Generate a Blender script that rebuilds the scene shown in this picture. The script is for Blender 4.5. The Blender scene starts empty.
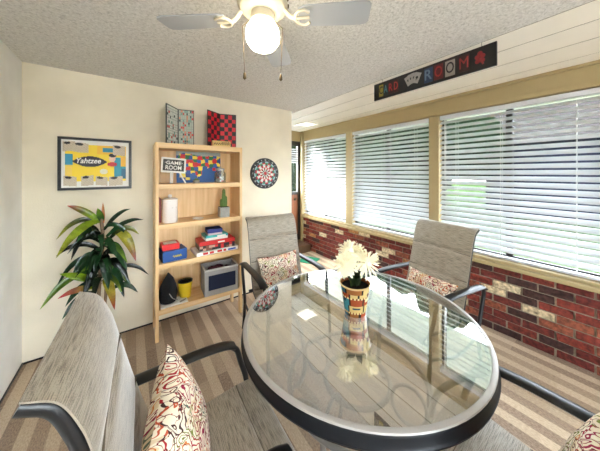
import bpy, bmesh, math, random
from mathutils import Vector, Matrix, noise
random.seed(7)
PI = math.pi
sc = bpy.context.scene
COL = sc.collection
R = math.radians

# ------------------------------------------------------------------ colour + material helpers
def lin(c):
    return tuple(((v/255)/12.92 if v/255 <= .04045 else ((v/255+.055)/1.055)**2.4) for v in c)
def rgba(c): return (*lin(c), 1)

def newmat(name):
    m = bpy.data.materials.new(name); m.use_nodes = True
    nt = m.node_tree
    b = nt.nodes.get('Principled BSDF')
    return m, nt, b
def N(nt, t, **kw):
    n = nt.nodes.new(t)
    for k, v in kw.items(): setattr(n, k, v)
    return n
def mat(name, c, rough=.5, metal=0, var=.06, scale=12, bump=0, spec=.5, coat=0):
    m, nt, b = newmat(name)
    tc = N(nt, 'ShaderNodeTexCoord'); nz = N(nt, 'ShaderNodeTexNoise')
    nz.inputs['Scale'].default_value = scale; nz.inputs['Detail'].default_value = 4
    nt.links.new(tc.outputs['Object'], nz.inputs['Vector'])
    mr = N(nt, 'ShaderNodeMapRange')
    mr.inputs['To Min'].default_value = 1-var*2; mr.inputs['To Max'].default_value = 1+var*2
    nt.links.new(nz.outputs['Fac'], mr.inputs['Value'])
    mx = N(nt, 'ShaderNodeVectorMath', operation='SCALE'); mx.inputs[0].default_value = lin(c)
    nt.links.new(mr.outputs[0], mx.inputs['Scale'])
    nt.links.new(mx.outputs[0], b.inputs['Base Color'])
    b.inputs['Roughness'].default_value = rough; b.inputs['Metallic'].default_value = metal
    b.inputs['Specular IOR Level'].default_value = spec
    b.inputs['Coat Weight'].default_value = coat
    if bump:
        bp = N(nt, 'ShaderNodeBump'); bp.inputs['Strength'].default_value = bump; bp.inputs['Distance'].default_value = .01
        nt.links.new(nz.outputs['Fac'], bp.inputs['Height']); nt.links.new(bp.outputs[0], b.inputs['Normal'])
    return m
def ramp(nt, stops, interp='LINEAR'):
    r = N(nt, 'ShaderNodeValToRGB'); r.color_ramp.interpolation = interp
    e = r.color_ramp.elements
    while len(e) < len(stops): e.new(.5)
    for k, (p, c) in zip(e, stops): k.position = p; k.color = rgba(c)
    return r

def wood(name, c1, c2, axis=2, scale=6):
    m, nt, b = newmat(name)
    tc = N(nt, 'ShaderNodeTexCoord'); mp = N(nt, 'ShaderNodeMapping')
    s = [scale*4]*3; s[axis] = scale*.25; mp.inputs['Scale'].default_value = s
    nt.links.new(tc.outputs['Object'], mp.inputs['Vector'])
    nz = N(nt, 'ShaderNodeTexNoise'); nz.inputs['Scale'].default_value = 1.5; nz.inputs['Detail'].default_value = 5
    nt.links.new(mp.outputs[0], nz.inputs['Vector'])
    r = ramp(nt, [(.3, c1), (.7, c2)]); nt.links.new(nz.outputs['Fac'], r.inputs['Fac'])
    nt.links.new(r.outputs[0], b.inputs['Base Color']); b.inputs['Roughness'].default_value = .45
    return m
def emis(name, c, s):
    m, nt, b = newmat(name)
    b.inputs['Base Color'].default_value = rgba(c)
    b.inputs['Emission Color'].default_value = rgba(c); b.inputs['Emission Strength'].default_value = s
    return m

def m_painted(name, rough=.45):
    m, nt, b = newmat(name)
    a = N(nt, 'ShaderNodeAttribute'); a.attribute_name = 'Col'
    nt.links.new(a.outputs['Color'], b.inputs['Base Color']); b.inputs['Roughness'].default_value = rough
    return m

def m_plaster(name, c, bumpscale, strength, var=.04):
    m, nt, b = newmat(name)
    tc = N(nt, 'ShaderNodeTexCoord')
    n1 = N(nt, 'ShaderNodeTexNoise'); n1.inputs['Scale'].default_value = bumpscale; n1.inputs['Detail'].default_value = 6; n1.inputs['Roughness'].default_value = .62
    n2 = N(nt, 'ShaderNodeTexNoise'); n2.inputs['Scale'].default_value = 2.2; n2.inputs['Detail'].default_value = 3
    for n in (n1, n2): nt.links.new(tc.outputs['Object'], n.inputs['Vector'])
    r = ramp(nt, [(.3, tuple(max(0, v-14*var*25) for v in c)), (.7, tuple(min(255, v+6*var*25) for v in c))])
    nt.links.new(n2.outputs['Fac'], r.inputs['Fac']); nt.links.new(r.outputs[0], b.inputs['Base Color'])
    bp = N(nt, 'ShaderNodeBump'); bp.inputs['Strength'].default_value = strength; bp.inputs['Distance'].default_value = .02
    nt.links.new(n1.outputs['Fac'], bp.inputs['Height']); nt.links.new(bp.outputs[0], b.inputs['Normal'])
    b.inputs['Roughness'].default_value = .85; b.inputs['Specular IOR Level'].default_value = .2
    return m

def m_ceiling():
    m, nt, b = newmat('knockdown_ceiling')
    tc = N(nt, 'ShaderNodeTexCoord')
    n1 = N(nt, 'ShaderNodeTexNoise'); n1.inputs['Scale'].default_value = 60; n1.inputs['Detail'].default_value = 7; n1.inputs['Roughness'].default_value = .65
    n1.inputs['Distortion'].default_value = .8
    nt.links.new(tc.outputs['Object'], n1.inputs['Vector'])
    r = ramp(nt, [(.34, (192, 190, 186)), (.5, (220, 218, 214)), (.7, (236, 235, 232))])
    nt.links.new(n1.outputs['Fac'], r.inputs['Fac']); nt.links.new(r.outputs[0], b.inputs['Base Color'])
    bp = N(nt, 'ShaderNodeBump'); bp.inputs['Strength'].default_value = .6; bp.inputs['Distance'].default_value = .02
    nt.links.new(n1.outputs['Fac'], bp.inputs['Height']); nt.links.new(bp.outputs[0], b.inputs['Normal'])
    b.inputs['Roughness'].default_value = .95; b.inputs['Specular IOR Level'].default_value = .1
    return m

def m_carpet():
    m, nt, b = newmat('striped_carpet_tiles')
    tc = N(nt, 'ShaderNodeTexCoord'); sx = N(nt, 'ShaderNodeSeparateXYZ')
    nt.links.new(tc.outputs['Object'], sx.inputs[0])
    def M(op, a, b_=None):
        n = N(nt, 'ShaderNodeMath', operation=op)
        for i, v in enumerate((a, b_)):
            if v is None: continue
            if isinstance(v, (int, float)): n.inputs[i].default_value = v
            else: nt.links.new(v, n.inputs[i])
        return n.outputs[0]
    # stripes run along Y; every 0.50 m tile has its own shade shift
    fx = M('DIVIDE', sx.outputs['X'], .142)
    stripe = M('GREATER_THAN', M('FRACT', M('ADD', fx, .30)), .52)
    idx = M('FLOOR', M('MULTIPLY', M('ADD', fx, .30), 2))
    rowx = N(nt, 'ShaderNodeTexWhiteNoise', noise_dimensions='2D')
    cv = N(nt, 'ShaderNodeCombineXYZ'); nt.links.new(idx, cv.inputs[0])
    nt.links.new(M('FLOOR', M('DIVIDE', M('ADD', sx.outputs['Y'], M('MULTIPLY', idx, .31)), .62)), cv.inputs[1])
    nt.links.new(cv.outputs[0], rowx.inputs['Vector'])
    mp = N(nt, 'ShaderNodeMapping'); mp.inputs['Scale'].default_value = (55, 22, 40)
    nt.links.new(tc.outputs['Object'], mp.inputs['Vector'])
    nz = N(nt, 'ShaderNodeTexNoise'); nz.inputs['Scale'].default_value = 3; nz.inputs['Detail'].default_value = 3
    nt.links.new(mp.outputs[0], nz.inputs['Vector'])
    f = M('ADD', M('MULTIPLY', stripe, .36), M('ADD', M('MULTIPLY', rowx.outputs['Value'], .32), M('MULTIPLY', M('SUBTRACT', nz.outputs['Fac'], .5), .9)))
    f = M('ADD', f, .16)
    r = ramp(nt, [(0, (118, 100, 86)), (.3, (156, 136, 118)), (.62, (184, 164, 140)), (.95, (208, 189, 164))])
    nt.links.new(f, r.inputs['Fac']); nt.links.new(r.outputs[0], b.inputs['Base Color'])
    bp = N(nt, 'ShaderNodeBump'); bp.inputs['Strength'].default_value = .5; bp.inputs['Distance'].default_value = .006
    nt.links.new(nz.outputs['Fac'], bp.inputs['Height']); nt.links.new(bp.outputs[0], b.inputs['Normal'])
    b.inputs['Roughness'].default_value = .95; b.inputs['Specular IOR Level'].default_value = .1
    return m

def m_sling():
    m, nt, b = newmat('woven_sling_fabric')
    uv = N(nt, 'ShaderNodeUVMap'); uv.uv_map = 'UVMap'
    def nz(sx_, sy_, d=3):
        mp = N(nt, 'ShaderNodeMapping'); mp.inputs['Scale'].default_value = (sx_, sy_, 1)
        nt.links.new(uv.outputs[0], mp.inputs['Vector'])
        n = N(nt, 'ShaderNodeTexNoise'); n.inputs['Scale'].default_value = 1; n.inputs['Detail'].default_value = d
        nt.links.new(mp.outputs[0], n.inputs['Vector']); return n
    a = nz(18, 360, 2); w = nz(300, 300, 1)
    ad = N(nt, 'ShaderNodeMath', operation='MULTIPLY_ADD'); ad.inputs[1].default_value = .35
    nt.links.new(w.outputs['Fac'], ad.inputs[0]); nt.links.new(a.outputs['Fac'], ad.inputs[2])
    r = ramp(nt, [(.40, (76, 68, 57)), (.58, (126, 115, 100)), (.74, (164, 153, 136))])
    nt.links.new(ad.outputs[0], r.inputs['Fac']); nt.links.new(r.outputs[0], b.inputs['Base Color'])
    bp = N(nt, 'ShaderNodeBump'); bp.inputs['Strength'].default_value = .35; bp.inputs['Distance'].default_value = .004
    nt.links.new(w.outputs['Fac'], bp.inputs['Height']); nt.links.new(bp.outputs[0], b.inputs['Normal'])
    b.inputs['Roughness'].default_value = .55; b.inputs['Specular IOR Level'].default_value = .5
    b.inputs['Coat Weight'].default_value = .5; b.inputs['Coat Roughness'].default_value = .42; b.inputs['Sheen Weight'].default_value = 1.0; b.inputs['Sheen Roughness'].default_value = .28
    return m

def m_paisley(name='paisley_print'):
    m, nt, b = newmat(name)
    uv = N(nt, 'ShaderNodeUVMap'); uv.uv_map = 'UVMap'
    wn = N(nt, 'ShaderNodeTexNoise'); wn.inputs['Scale'].default_value = 4.5; wn.inputs['Detail'].default_value = 2
    nt.links.new(uv.outputs[0], wn.inputs['Vector'])
    wm = N(nt, 'ShaderNodeVectorMath', operation='SCALE'); wm.inputs['Scale'].default_value = .34
    nt.links.new(wn.outputs['Color'], wm.inputs[0])
    ad = N(nt, 'ShaderNodeVectorMath', operation='ADD')
    nt.links.new(uv.outputs[0], ad.inputs[0]); nt.links.new(wm.outputs[0], ad.inputs[1])
    v = N(nt, 'ShaderNodeTexVoronoi'); v.inputs['Scale'].default_value = 5.5
    nt.links.new(ad.outputs[0], v.inputs['Vector'])
    # rings inside each cell
    mu = N(nt, 'ShaderNodeMath', operation='MULTIPLY'); mu.inputs[1].default_value = 26
    nt.links.new(v.outputs['Distance'], mu.inputs[0])
    si = N(nt, 'ShaderNodeMath', operation='SINE'); nt.links.new(mu.outputs[0], si.inputs[0])
    sep = N(nt, 'ShaderNodeSeparateColor'); nt.links.new(v.outputs['Color'], sep.inputs[0])
    pal = ramp(nt, [(0, (168, 40, 48)), (.22, (196, 92, 60)), (.4, (122, 128, 58)), (.52, (150, 34, 70)), (.68, (72, 46, 44)), (.82, (206, 120, 60)), (.92, (96, 110, 96))], 'CONSTANT')
    nt.links.new(sep.outputs[0], pal.inputs['Fac'])
    base = ramp(nt, [(0, (236, 224, 202)), (.7, (243, 234, 218)), (.86, (220, 200, 166))], 'CONSTANT')
    nt.links.new(sep.outputs[1], base.inputs['Fac'])
    msk = N(nt, 'ShaderNodeMapRange'); msk.inputs['From Min'].default_value = .45; msk.inputs['From Max'].default_value = .65
    nt.links.new(si.outputs[0], msk.inputs['Value'])
    mix = N(nt, 'ShaderNodeMix', data_type='RGBA')
    nt.links.new(msk.outputs[0], mix.inputs['Factor']); nt.links.new(base.outputs[0], mix.inputs['A']); nt.links.new(pal.outputs[0], mix.inputs['B'])
    # thin dark vine outlines
    v2 = N(nt, 'ShaderNodeTexVoronoi', feature='DISTANCE_TO_EDGE'); v2.inputs['Scale'].default_value = 7
    nt.links.new(ad.outputs[0], v2.inputs['Vector'])
    lt = N(nt, 'ShaderNodeMath', operation='LESS_THAN'); lt.inputs[1].default_value = .02
    nt.links.new(v2.outputs['Distance'], lt.inputs[0])
    mix2 = N(nt, 'ShaderNodeMix', data_type='RGBA'); mix2.inputs['B'].default_value = rgba((120, 40, 44))
    nt.links.new(lt.outputs[0], mix2.inputs['Factor']); nt.links.new(mix.outputs['Result'], mix2.inputs['A'])
    nt.links.new(mix2.outputs['Result'], b.inputs['Base Color'])
    b.inputs['Roughness'].default_value = .85; b.inputs['Specular IOR Level'].default_value = .2
    return m

def m_glass_top():
    m, nt, b = newmat('smoky_table_glass')
    nt.nodes.remove(b); out = nt.nodes['Material Output']
    t = N(nt, 'ShaderNodeBsdfTransparent'); t.inputs['Color'].default_value = (.86, .88, .895, 1)
    g = N(nt, 'ShaderNodeBsdfGlossy'); g.inputs['Roughness'].default_value = .0; g.inputs['Color'].default_value = (1, 1, 1, 1)
    # Schlick reflectance, the same from either side of the pane
    ge = N(nt, 'ShaderNodeNewGeometry'); dt = N(nt, 'ShaderNodeVectorMath', operation='DOT_PRODUCT')
    nt.links.new(ge.outputs['Incoming'], dt.inputs[0]); nt.links.new(ge.outputs['Normal'], dt.inputs[1])
    def MM(op, a, v):
        n = N(nt, 'ShaderNodeMath', operation=op); nt.links.new(a, n.inputs[0])
        if v is not None: n.inputs[1].default_value = v
        return n.outputs[0]
    ab = MM('ABSOLUTE', dt.outputs['Value'], None)
    om = MM('MULTIPLY_ADD', ab, -1); om.node.inputs[2].default_value = 1
    p5 = MM('POWER', om, 4)
    ma = N(nt, 'ShaderNodeMath', operation='MULTIPLY_ADD'); ma.inputs[1].default_value = .63; ma.inputs[2].default_value = .37
    ma.use_clamp = True; nt.links.new(p5, ma.inputs[0])
    mx = N(nt, 'ShaderNodeMixShader')
    nt.links.new(ma.outputs[0], mx.inputs[0]); nt.links.new(t.outputs[0], mx.inputs[1]); nt.links.new(g.outputs[0], mx.inputs[2])
    nt.links.new(mx.outputs[0], out.inputs['Surface'])
    return m
def m_glass_pane(name, tint=(.93, .96, .97), refl=.06):
    m, nt, b = newmat(name)
    nt.nodes.remove(b); out = nt.nodes['Material Output']
    t = N(nt, 'ShaderNodeBsdfTransparent'); t.inputs['Color'].default_value = (*tint, 1)
    g = N(nt, 'ShaderNodeBsdfGlossy'); g.inputs['Roughness'].default_value = .02
    mx = N(nt, 'ShaderNodeMixShader'); mx.inputs[0].default_value = refl
    nt.links.new(t.outputs[0], mx.inputs[1]); nt.links.new(g.outputs[0], mx.inputs[2])
    nt.links.new(mx.outputs[0], out.inputs['Surface'])
    return m
def m_slat():
    m, nt, b = newmat('white_vinyl_slat')
    out = nt.nodes['Material Output']
    b.inputs['Base Color'].default_value = rgba((206, 208, 213)); b.inputs['Roughness'].default_value = .4
    tl = N(nt, 'ShaderNodeBsdfTranslucent'); tl.inputs['Color'].default_value = (.95, .96, .97, 1)
    mx = N(nt, 'ShaderNodeMixShader'); mx.inputs[0].default_value = .08
    nt.links.new(b.outputs[0], mx.inputs[1]); nt.links.new(tl.outputs[0], mx.inputs[2])
    nt.links.new(mx.outputs[0], out.inputs['Surface'])
    return m
def m_leaf():
    m, nt, b = newmat('dracaena_leaf')
    a = N(nt, 'ShaderNodeAttribute'); a.attribute_name = 'Col'
    nz = N(nt, 'ShaderNodeTexNoise'); nz.inputs['Scale'].default_value = 60
    mr = N(nt, 'ShaderNodeMapRange'); mr.inputs['To Min'].default_value = .6; mr.inputs['To Max'].default_value = 1.4
    nt.links.new(nz.outputs['Fac'], mr.inputs['Value'])
    vm = N(nt, 'ShaderNodeVectorMath', operation='SCALE')
    nt.links.new(a.outputs['Color'], vm.inputs[0]); nt.links.new(mr.outputs[0], vm.inputs['Scale'])
    nt.links.new(vm.outputs[0], b.inputs['Base Color']); b.inputs['Roughness'].default_value = .2
    return m

M = dict(
    wall=m_plaster('cream_wall_paint', (236, 227, 207), 90, .12),
    wallw=m_plaster('white_wall_paint', (246, 246, 244), 90, .08),
    ceil=m_ceiling(), carpet=m_carpet(), sling=m_sling(), paisley=m_paisley(),
    trim=mat('beige_trim_paint', (164, 146, 106), .5, var=.03),
    board=mat('white_siding_paint', (238, 233, 222), .5, var=.03, scale=5),
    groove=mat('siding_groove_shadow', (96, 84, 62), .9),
    slat=m_slat(), cord=mat('white_ladder_cord', (235, 235, 232), .7),
    pane=m_glass_pane('window_glass', refl=.025),
    winframe=mat('dark_bronze_window_frame', (46, 42, 40), .4),
    thread=mat('dark_seam_thread', (104, 94, 80), .8),
    mortar=mat('grey_brown_mortar', (142, 130, 113), .95, var=.2, scale=60, bump=.6),
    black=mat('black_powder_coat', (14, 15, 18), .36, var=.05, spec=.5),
    rim=mat('black_table_rim', (10, 12, 18), .42, var=.03, spec=.25),
    ring=mat('silver_grey_rim_band', (178, 174, 170), .35, metal=.25, var=.03),
    grey_metal=mat('pewter_table_leg', (122, 120, 116), .4, metal=.3),
    glass=m_glass_top(),
    pine=wood('pale_birch_board', (216, 176, 122), (234, 200, 150), 2),
    pineh=wood('pale_birch_shelf', (216, 176, 122), (234, 200, 150), 0),
    fanwhite=mat('cream_enamel', (196, 188, 168), .35, var=.02),
    blade=mat('white_fan_blade', (168, 172, 178), .45, var=.02),
    globe=emis('lit_opal_glass', (255, 240, 208), 1.2),
    brass=mat('aged_brass', (84, 68, 44), .4, metal=.6),
    panel=emis('lit_light_panel', (255, 244, 222), .1),
    painted=m_painted('printed_surface'), chalk=m_painted('chalkboard_surface', .8),
    leaf=m_leaf(),
    blackframe=mat('black_picture_frame', (18, 17, 20), .35),
    doorwood=wood('brown_door_wood', (112, 62, 34), (150, 88, 50), 2),
    step=mat('brown_wooden_step', (110, 84, 62), .6, var=.15),
    green=mat('green_door_mat', (28, 128, 96), .95, var=.3, scale=40),
    white=mat('white_paint', (238, 236, 230), .45, var=.02),
    ceramic=mat('white_glazed_ceramic', (236, 228, 224), .2, var=.02),
    terracotta=mat('brown_plant_pot', (92, 66, 52), .6),
    soil=mat('dark_potting_soil', (40, 30, 24), .95, var=.3, scale=80, bump=.8),
    cane=mat('grey_brown_cane', (128, 104, 78), .8, var=.25, scale=40),
    stemgreen=mat('green_stem', (60, 84, 40), .6),
    petal=mat('cream_white_petal', (250, 244, 218), .6, var=.03),
    cement=mat('grey_cement_pot', (150, 148, 142), .8, var=.1, scale=50),
    cactus=mat('cactus_green', (88, 116, 50), .6, var=.2, scale=50),
    jarglass=m_glass_pane('jar_glass', (.86, .9, .9), .14),
    tin=mat('tin_lid', (150, 146, 138), .35, metal=.7),
    redbox=mat('red_card', (206, 34, 34), .4), bluebox=mat('blue_card', (24, 74, 142), .45),
    teal=mat('teal_card', (70, 176, 172), .45), navy=mat('navy_card', (34, 44, 120), .45),
    whitecard=mat('white_card', (232, 228, 220), .5), yellow=mat('yellow_print', (232, 196, 40), .4),
    blackcloth=mat('black_cloth', (16, 16, 20), .95, var=.2, scale=30),
    greyfab=mat('grey_felt', (158, 156, 152), .9, var=.08, scale=60),
    navyfab=mat('navy_felt', (26, 34, 60), .9), plumcloth=mat('plum_cloth', (74, 30, 46), .9, var=.2, scale=30),
    darkred=mat('dark_red_cover', (122, 36, 30), .5),
    paper=mat('white_paper', (230, 228, 222), .7),
    lawn=mat('lawn_grass', (34, 54, 18), .95, spec=0, var=.25, scale=3),
    hedge=mat('hedge_foliage', (14, 22, 12), .9, spec=0, var=.4, scale=8, bump=1),
    drive=mat('concrete_drive', (190, 186, 178), .9, var=.08, scale=2),
    siding_out=mat('slate_blue_house_siding', (18, 22, 36), .8, spec=0),
    roof_out=mat('grey_roof_shingle', (34, 32, 32), .9, spec=0, var=.2),
    trunk=mat('tree_bark', (70, 56, 44), .9, var=.3),
)
BRICKS = [mat('brick_%s' % n, c, .9, var=.75, scale=34, bump=1) for n, c in (
    ('red', (118, 46, 36)), ('deep_red', (98, 36, 30)), ('burgundy', (62, 36, 33)), ('tan', (168, 118, 72)), ('cream', (196, 180, 148)), ('rust', (132, 72, 52)))]

# ------------------------------------------------------------------ mesh helpers
def link(name, me, m=None, parent=None):
    o = bpy.data.objects.new(name, me); COL.objects.link(o)
    if m is not None:
        for x in (m if isinstance(m, (list, tuple)) else [m]): me.materials.append(x)
    if parent is not None: o.parent = parent
    return o
def obj(name, bm, m, parent=None, smooth=False):
    me = bpy.data.meshes.new(name)
    bmesh.ops.recalc_face_normals(bm, faces=bm.faces)
    bm.to_mesh(me); bm.free()
    if smooth:
        me.polygons.foreach_set('use_smooth', [True]*len(me.polygons))
        me.set_sharp_from_angle(angle=R(42))
    return link(name, me, m, parent)
def struct(o): o['kind'] = 'structure'; return o
def tag(o, label, cat, group=None):
    o['label'] = label; o['category'] = cat
    if group: o['group'] = group
    return o
def thing(name, label, cat, loc=(0, 0, 0), rz=0, group=None):
    o = bpy.data.objects.new(name, None); COL.objects.link(o)
    o.location = loc; o.rotation_euler = (0, 0, rz); o.empty_display_size = .1
    return tag(o, label, cat, group)

def box(bm, x0, x1, y0, y1, z0, z1, bev=0, mi=0, mtx=None):
    r = bmesh.ops.create_cube(bm, size=1)
    vs = r['verts']
    bmesh.ops.scale(bm, verts=vs, vec=(abs(x1-x0), abs(y1-y0), abs(z1-z0)))
    bmesh.ops.translate(bm, verts=vs, vec=((x0+x1)/2, (y0+y1)/2, (z0+z1)/2))
    fs = set(f for v in vs for f in v.link_faces)
    if bev:
        es = list(set(e for v in vs for e in v.link_edges))
        g = bmesh.ops.bevel(bm, geom=es, offset=bev, segments=2, affect='EDGES', profile=.6)
        todo = [g['faces'][0]]; fs = set(todo)            # the whole box island
        while todo:
            for v in todo.pop().verts:
                for q in v.link_faces:
                    if q not in fs: fs.add(q); todo.append(q)
        vs = list(set(v for f in fs for v in f.verts))
    for f in fs:
        if f.is_valid: f.material_index = mi
    if mtx is not None: bmesh.ops.transform(bm, matrix=mtx, verts=vs)
    return vs
def bx(*a, **k):
    bm = bmesh.new(); box(bm, *a, **k); return bm
def catmull(pts, n=6, closed=False):
    P = [Vector(p) for p in pts]; out = []
    L = len(P); rng = range(L if closed else L-1)
    for i in rng:
        if closed: a, b, c, d = P[(i-1) % L], P[i], P[(i+1) % L], P[(i+2) % L]
        else:
            b, c = P[i], P[i+1]; a = P[i-1] if i else b*2-c; d = P[i+2] if i+2 < L else c*2-b
        for k in range(n):
            t = k/n
            out.append(.5*((2*b)+(c-a)*t+(2*a-5*b+4*c-d)*t*t+(3*b-a-3*c+d)*t**3))
    if not closed: out.append(P[-1])
    return out
def tube(bm, pts, rx, ry=None, closed=False, res=10, up=(0, 0, 1), smooth=0, taper=None):
    """sweep an ellipse; rx across (perpendicular to up), ry along up-ish"""
    ry = rx if ry is None else ry
    P = catmull(pts, smooth, closed) if smooth else [Vector(p) for p in pts]
    n = len(P); up = Vector(up); rings = []
    prev = None
    for i, p in enumerate(P):
        if closed: t = P[(i+1) % n]-P[i-1]
        else: t = P[min(i+1, n-1)]-P[max(i-1, 0)]
        t.normalize()
        s = t.cross(up)
        if s.length < .15: s = prev.copy() if prev is not None else t.orthogonal()
        if prev is not None and s.dot(prev) < 0: s = -s
        s = (s - t*s.dot(t)).normalized(); prev = s
        u = s.cross(t).normalized()
        k = 1 if taper is None else taper(i/(n-1))
        rings.append([bm.verts.new(p + s*(rx*k*math.cos(2*PI*j/res)) + u*(ry*k*math.sin(2*PI*j/res))) for j in range(res)])
    m = n if closed else n-1
    for i in range(m):
        a, b = rings[i], rings[(i+1) % n]
        for j in range(res):
            bm.faces.new((a[j], a[(j+1) % res], b[(j+1) % res], b[j]))
    if not closed:
        bm.faces.new(rings[0][::-1]); bm.faces.new(rings[-1])
    return bm
def lathe(bm, prof, seg=32, c=(0, 0, 0), closed_profile=False, mi=None):
    rings = []
    for r, z in prof:
        if r < 1e-5: rings.append([bm.verts.new((c[0], c[1], c[2]+z))])
        else: rings.append([bm.verts.new((c[0]+r*math.cos(2*PI*j/seg), c[1]+r*math.sin(2*PI*j/seg), c[2]+z)) for j in range(seg)])
    n = len(rings)
    for i in range(n if closed_profile else n-1):
        a, b = rings[i], rings[(i+1) % n]
        for j in range(seg):
            k = (j+1) % seg
            if len(a) == 1 and len(b) == 1: continue
            if len(a) == 1: f = bm.faces.new((a[0], b[j], b[k]))
            elif len(b) == 1: f = bm.faces.new((a[j], a[k], b[0]))
            else: f = bm.faces.new((a[j], a[k], b[k], b[j]))
            if mi is not None: f.material_index = mi
    return bm
def ball(bm, c, r, sx=1, sy=1, sz=1, seg=16):
    g = bmesh.ops.create_uvsphere(bm, u_segments=seg, v_segments=max(6, seg//2), radius=r)
    bmesh.ops.scale(bm, verts=g['verts'], vec=(sx, sy, sz)); bmesh.ops.translate(bm, verts=g['verts'], vec=c)
    return g['verts']
def colour_faces(me, cols):
    at = me.color_attributes.new('Col', 'FLOAT_COLOR', 'CORNER')
    buf = []
    for p in me.polygons:
        c = cols[p.index]; buf += [*lin(c), 1]*p.loop_total
    at.data.foreach_set('color', buf)
def panel(name, O, Rt, Up, w, h, nx, ny, f, m, parent=None, thick=.004):
    """a printed sheet with real thickness: front grid coloured by f(u,v), u right, v up, both 0..1"""
    O, Rt, Up = Vector(O), Vector(Rt), Vector(Up); Nn = Rt.cross(Up)
    vs, fs, cs = [], [], []
    for j in range(ny+1):
        for i in range(nx+1): vs.append(O+Rt*(w*i/nx)+Up*(h*j/ny))
    W = nx+1
    for j in range(ny):
        for i in range(nx):
            fs.append((j*W+i, j*W+i+1, (j+1)*W+i+1, (j+1)*W+i)); cs.append(f((i+.5)/nx, (j+.5)/ny))
    b = len(vs)
    for (u, v) in ((0, 0), (1, 0), (1, 1), (0, 1)): vs.append(O+Rt*(w*u)+Up*(h*v)-Nn*thick)
    k = [0, nx, ny*W+nx, ny*W]
    e = cs[0] if cs else (0, 0, 0)
    fs.append((b+3, b+2, b+1, b)); cs.append((90, 80, 70))
    edges = [list(range(0, W)), [j*W+nx for j in range(ny+1)], [ny*W+i for i in range(nx, -1, -1)], [j*W for j in range(ny, -1, -1)]]
    for q, ed in enumerate(edges):
        fs.append(tuple([b+q, b+(q+1) % 4] + ed[::-1])); cs.append(cs[0])
    me = bpy.data.meshes.new(name); me.from_pydata(vs, [], fs); colour_faces(me, cs)
    return link(name, me, m, parent)
def text(name, body, size, M4, m, parent=None, ext=.001, shear=0, width=None, bold=0):
    cu = bpy.data.curves.new(name, 'FONT'); cu.body = body; cu.size = size; cu.extrude = ext; cu.shear = shear
    cu.align_x = 'CENTER'; cu.align_y = 'CENTER'; cu.resolution_u = 3; cu.offset = bold
    o = bpy.data.objects.new(name, cu); COL.objects.link(o)
    bpy.context.view_layer.update()
    me = bpy.data.meshes.new_from_object(o.evaluated_get(bpy.context.evaluated_depsgraph_get()))
    bpy.data.objects.remove(o); bpy.data.curves.remove(cu)
    if width:
        xs = [v.co.x for v in me.vertices]; k = width/(max(xs)-min(xs)); c = (max(xs)+min(xs))/2
        for v in me.vertices: v.co.x = (v.co.x-c)*k
    me.transform(M4); me.name = name
    me.materials.clear()
    return link(name, me, m, parent)
def frame4(O, Rt, Up):
    Rt, Up = Vector(Rt).normalized(), Vector(Up).normalized(); Nn = Rt.cross(Up)
    m = Matrix((Rt, Up, Nn)).transposed().to_4x4(); m.translation = Vector(O); return m
def dup(root, name=None):
    r = root.copy(); COL.objects.link(r)
    for ch in root.children:
        c = ch.copy(); COL.objects.link(c); c.parent = r
        for g in ch.children:
            d = g.copy(); COL.objects.link(d); d.parent = c
    return r

# ================================================================== ROOM SHELL
XL, YB, XS, XW, YE, YR, ZC = -.71, 2.9, 1.93, 2.87, 4.1, -2.7, 2.435
struct(obj('floor', bx(XL-.1, XW+.13, YR-.1, YE+.12, -.1, 0), M['carpet']))
struct(obj('ceiling', bx(XL-.1, XS, YR-.1, YE+.12, ZC, ZC+.1), M['ceil']))
# sun-room ceiling of wide white boards, sloping very slightly down to the windows
bm = bmesh.new(); zs = lambda x: ZC-.002-(x-XS)*.036
edges = [1.93, 2.165, 2.425, 2.70, 3.25]
for a, b in zip(edges, edges[1:]):
    vs = box(bm, a+.006, b-.006, YR-.1, YE+.12, 0, .03)
    for v in vs: v.co.z += zs(v.co.x)
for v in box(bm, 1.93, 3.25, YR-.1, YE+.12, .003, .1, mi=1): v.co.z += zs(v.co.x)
for v in box(bm, 3.25, 4.1, -.06, YE+.12, 0, .1, mi=0): v.co.z += zs(v.co.x)
struct(obj('ceiling_boards', bm, [M['board'], M['groove']]))
# back wall and the return beside the entry
bm = bmesh.new(); box(bm, XL, 1.86, YB, YB+.12, 0, ZC); box(bm, 1.74, 1.86, YB+.12, YE, 0, ZC)
struct(obj('wall_back', bm, M['wall']))
# left wall
bm = bmesh.new(); yo0, yo1 = -2.2, -.5
box(bm, XL-.1, XL, YR, YB+.12, 0, ZC)
struct(obj('wall_left', bm, M['wallw']))
# unseen rear wall, browned to cut bounce; its opening is added for light
bm = bmesh.new()
box(bm, XL-.1, -.5, YR-.1, YR, 0, ZC); box(bm, 1.7, XW+.13, YR-.1, YR, 0, ZC); box(bm, -.5, 1.7, YR-.1, YR, 2.15, ZC); box(bm, -.5, 1.7, YR-.1, YR, 0, .75)
struct(obj('wall_rear', bm, wood('bounce_cutting_brown', (92, 62, 42), (120, 84, 58), 2)))
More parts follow.
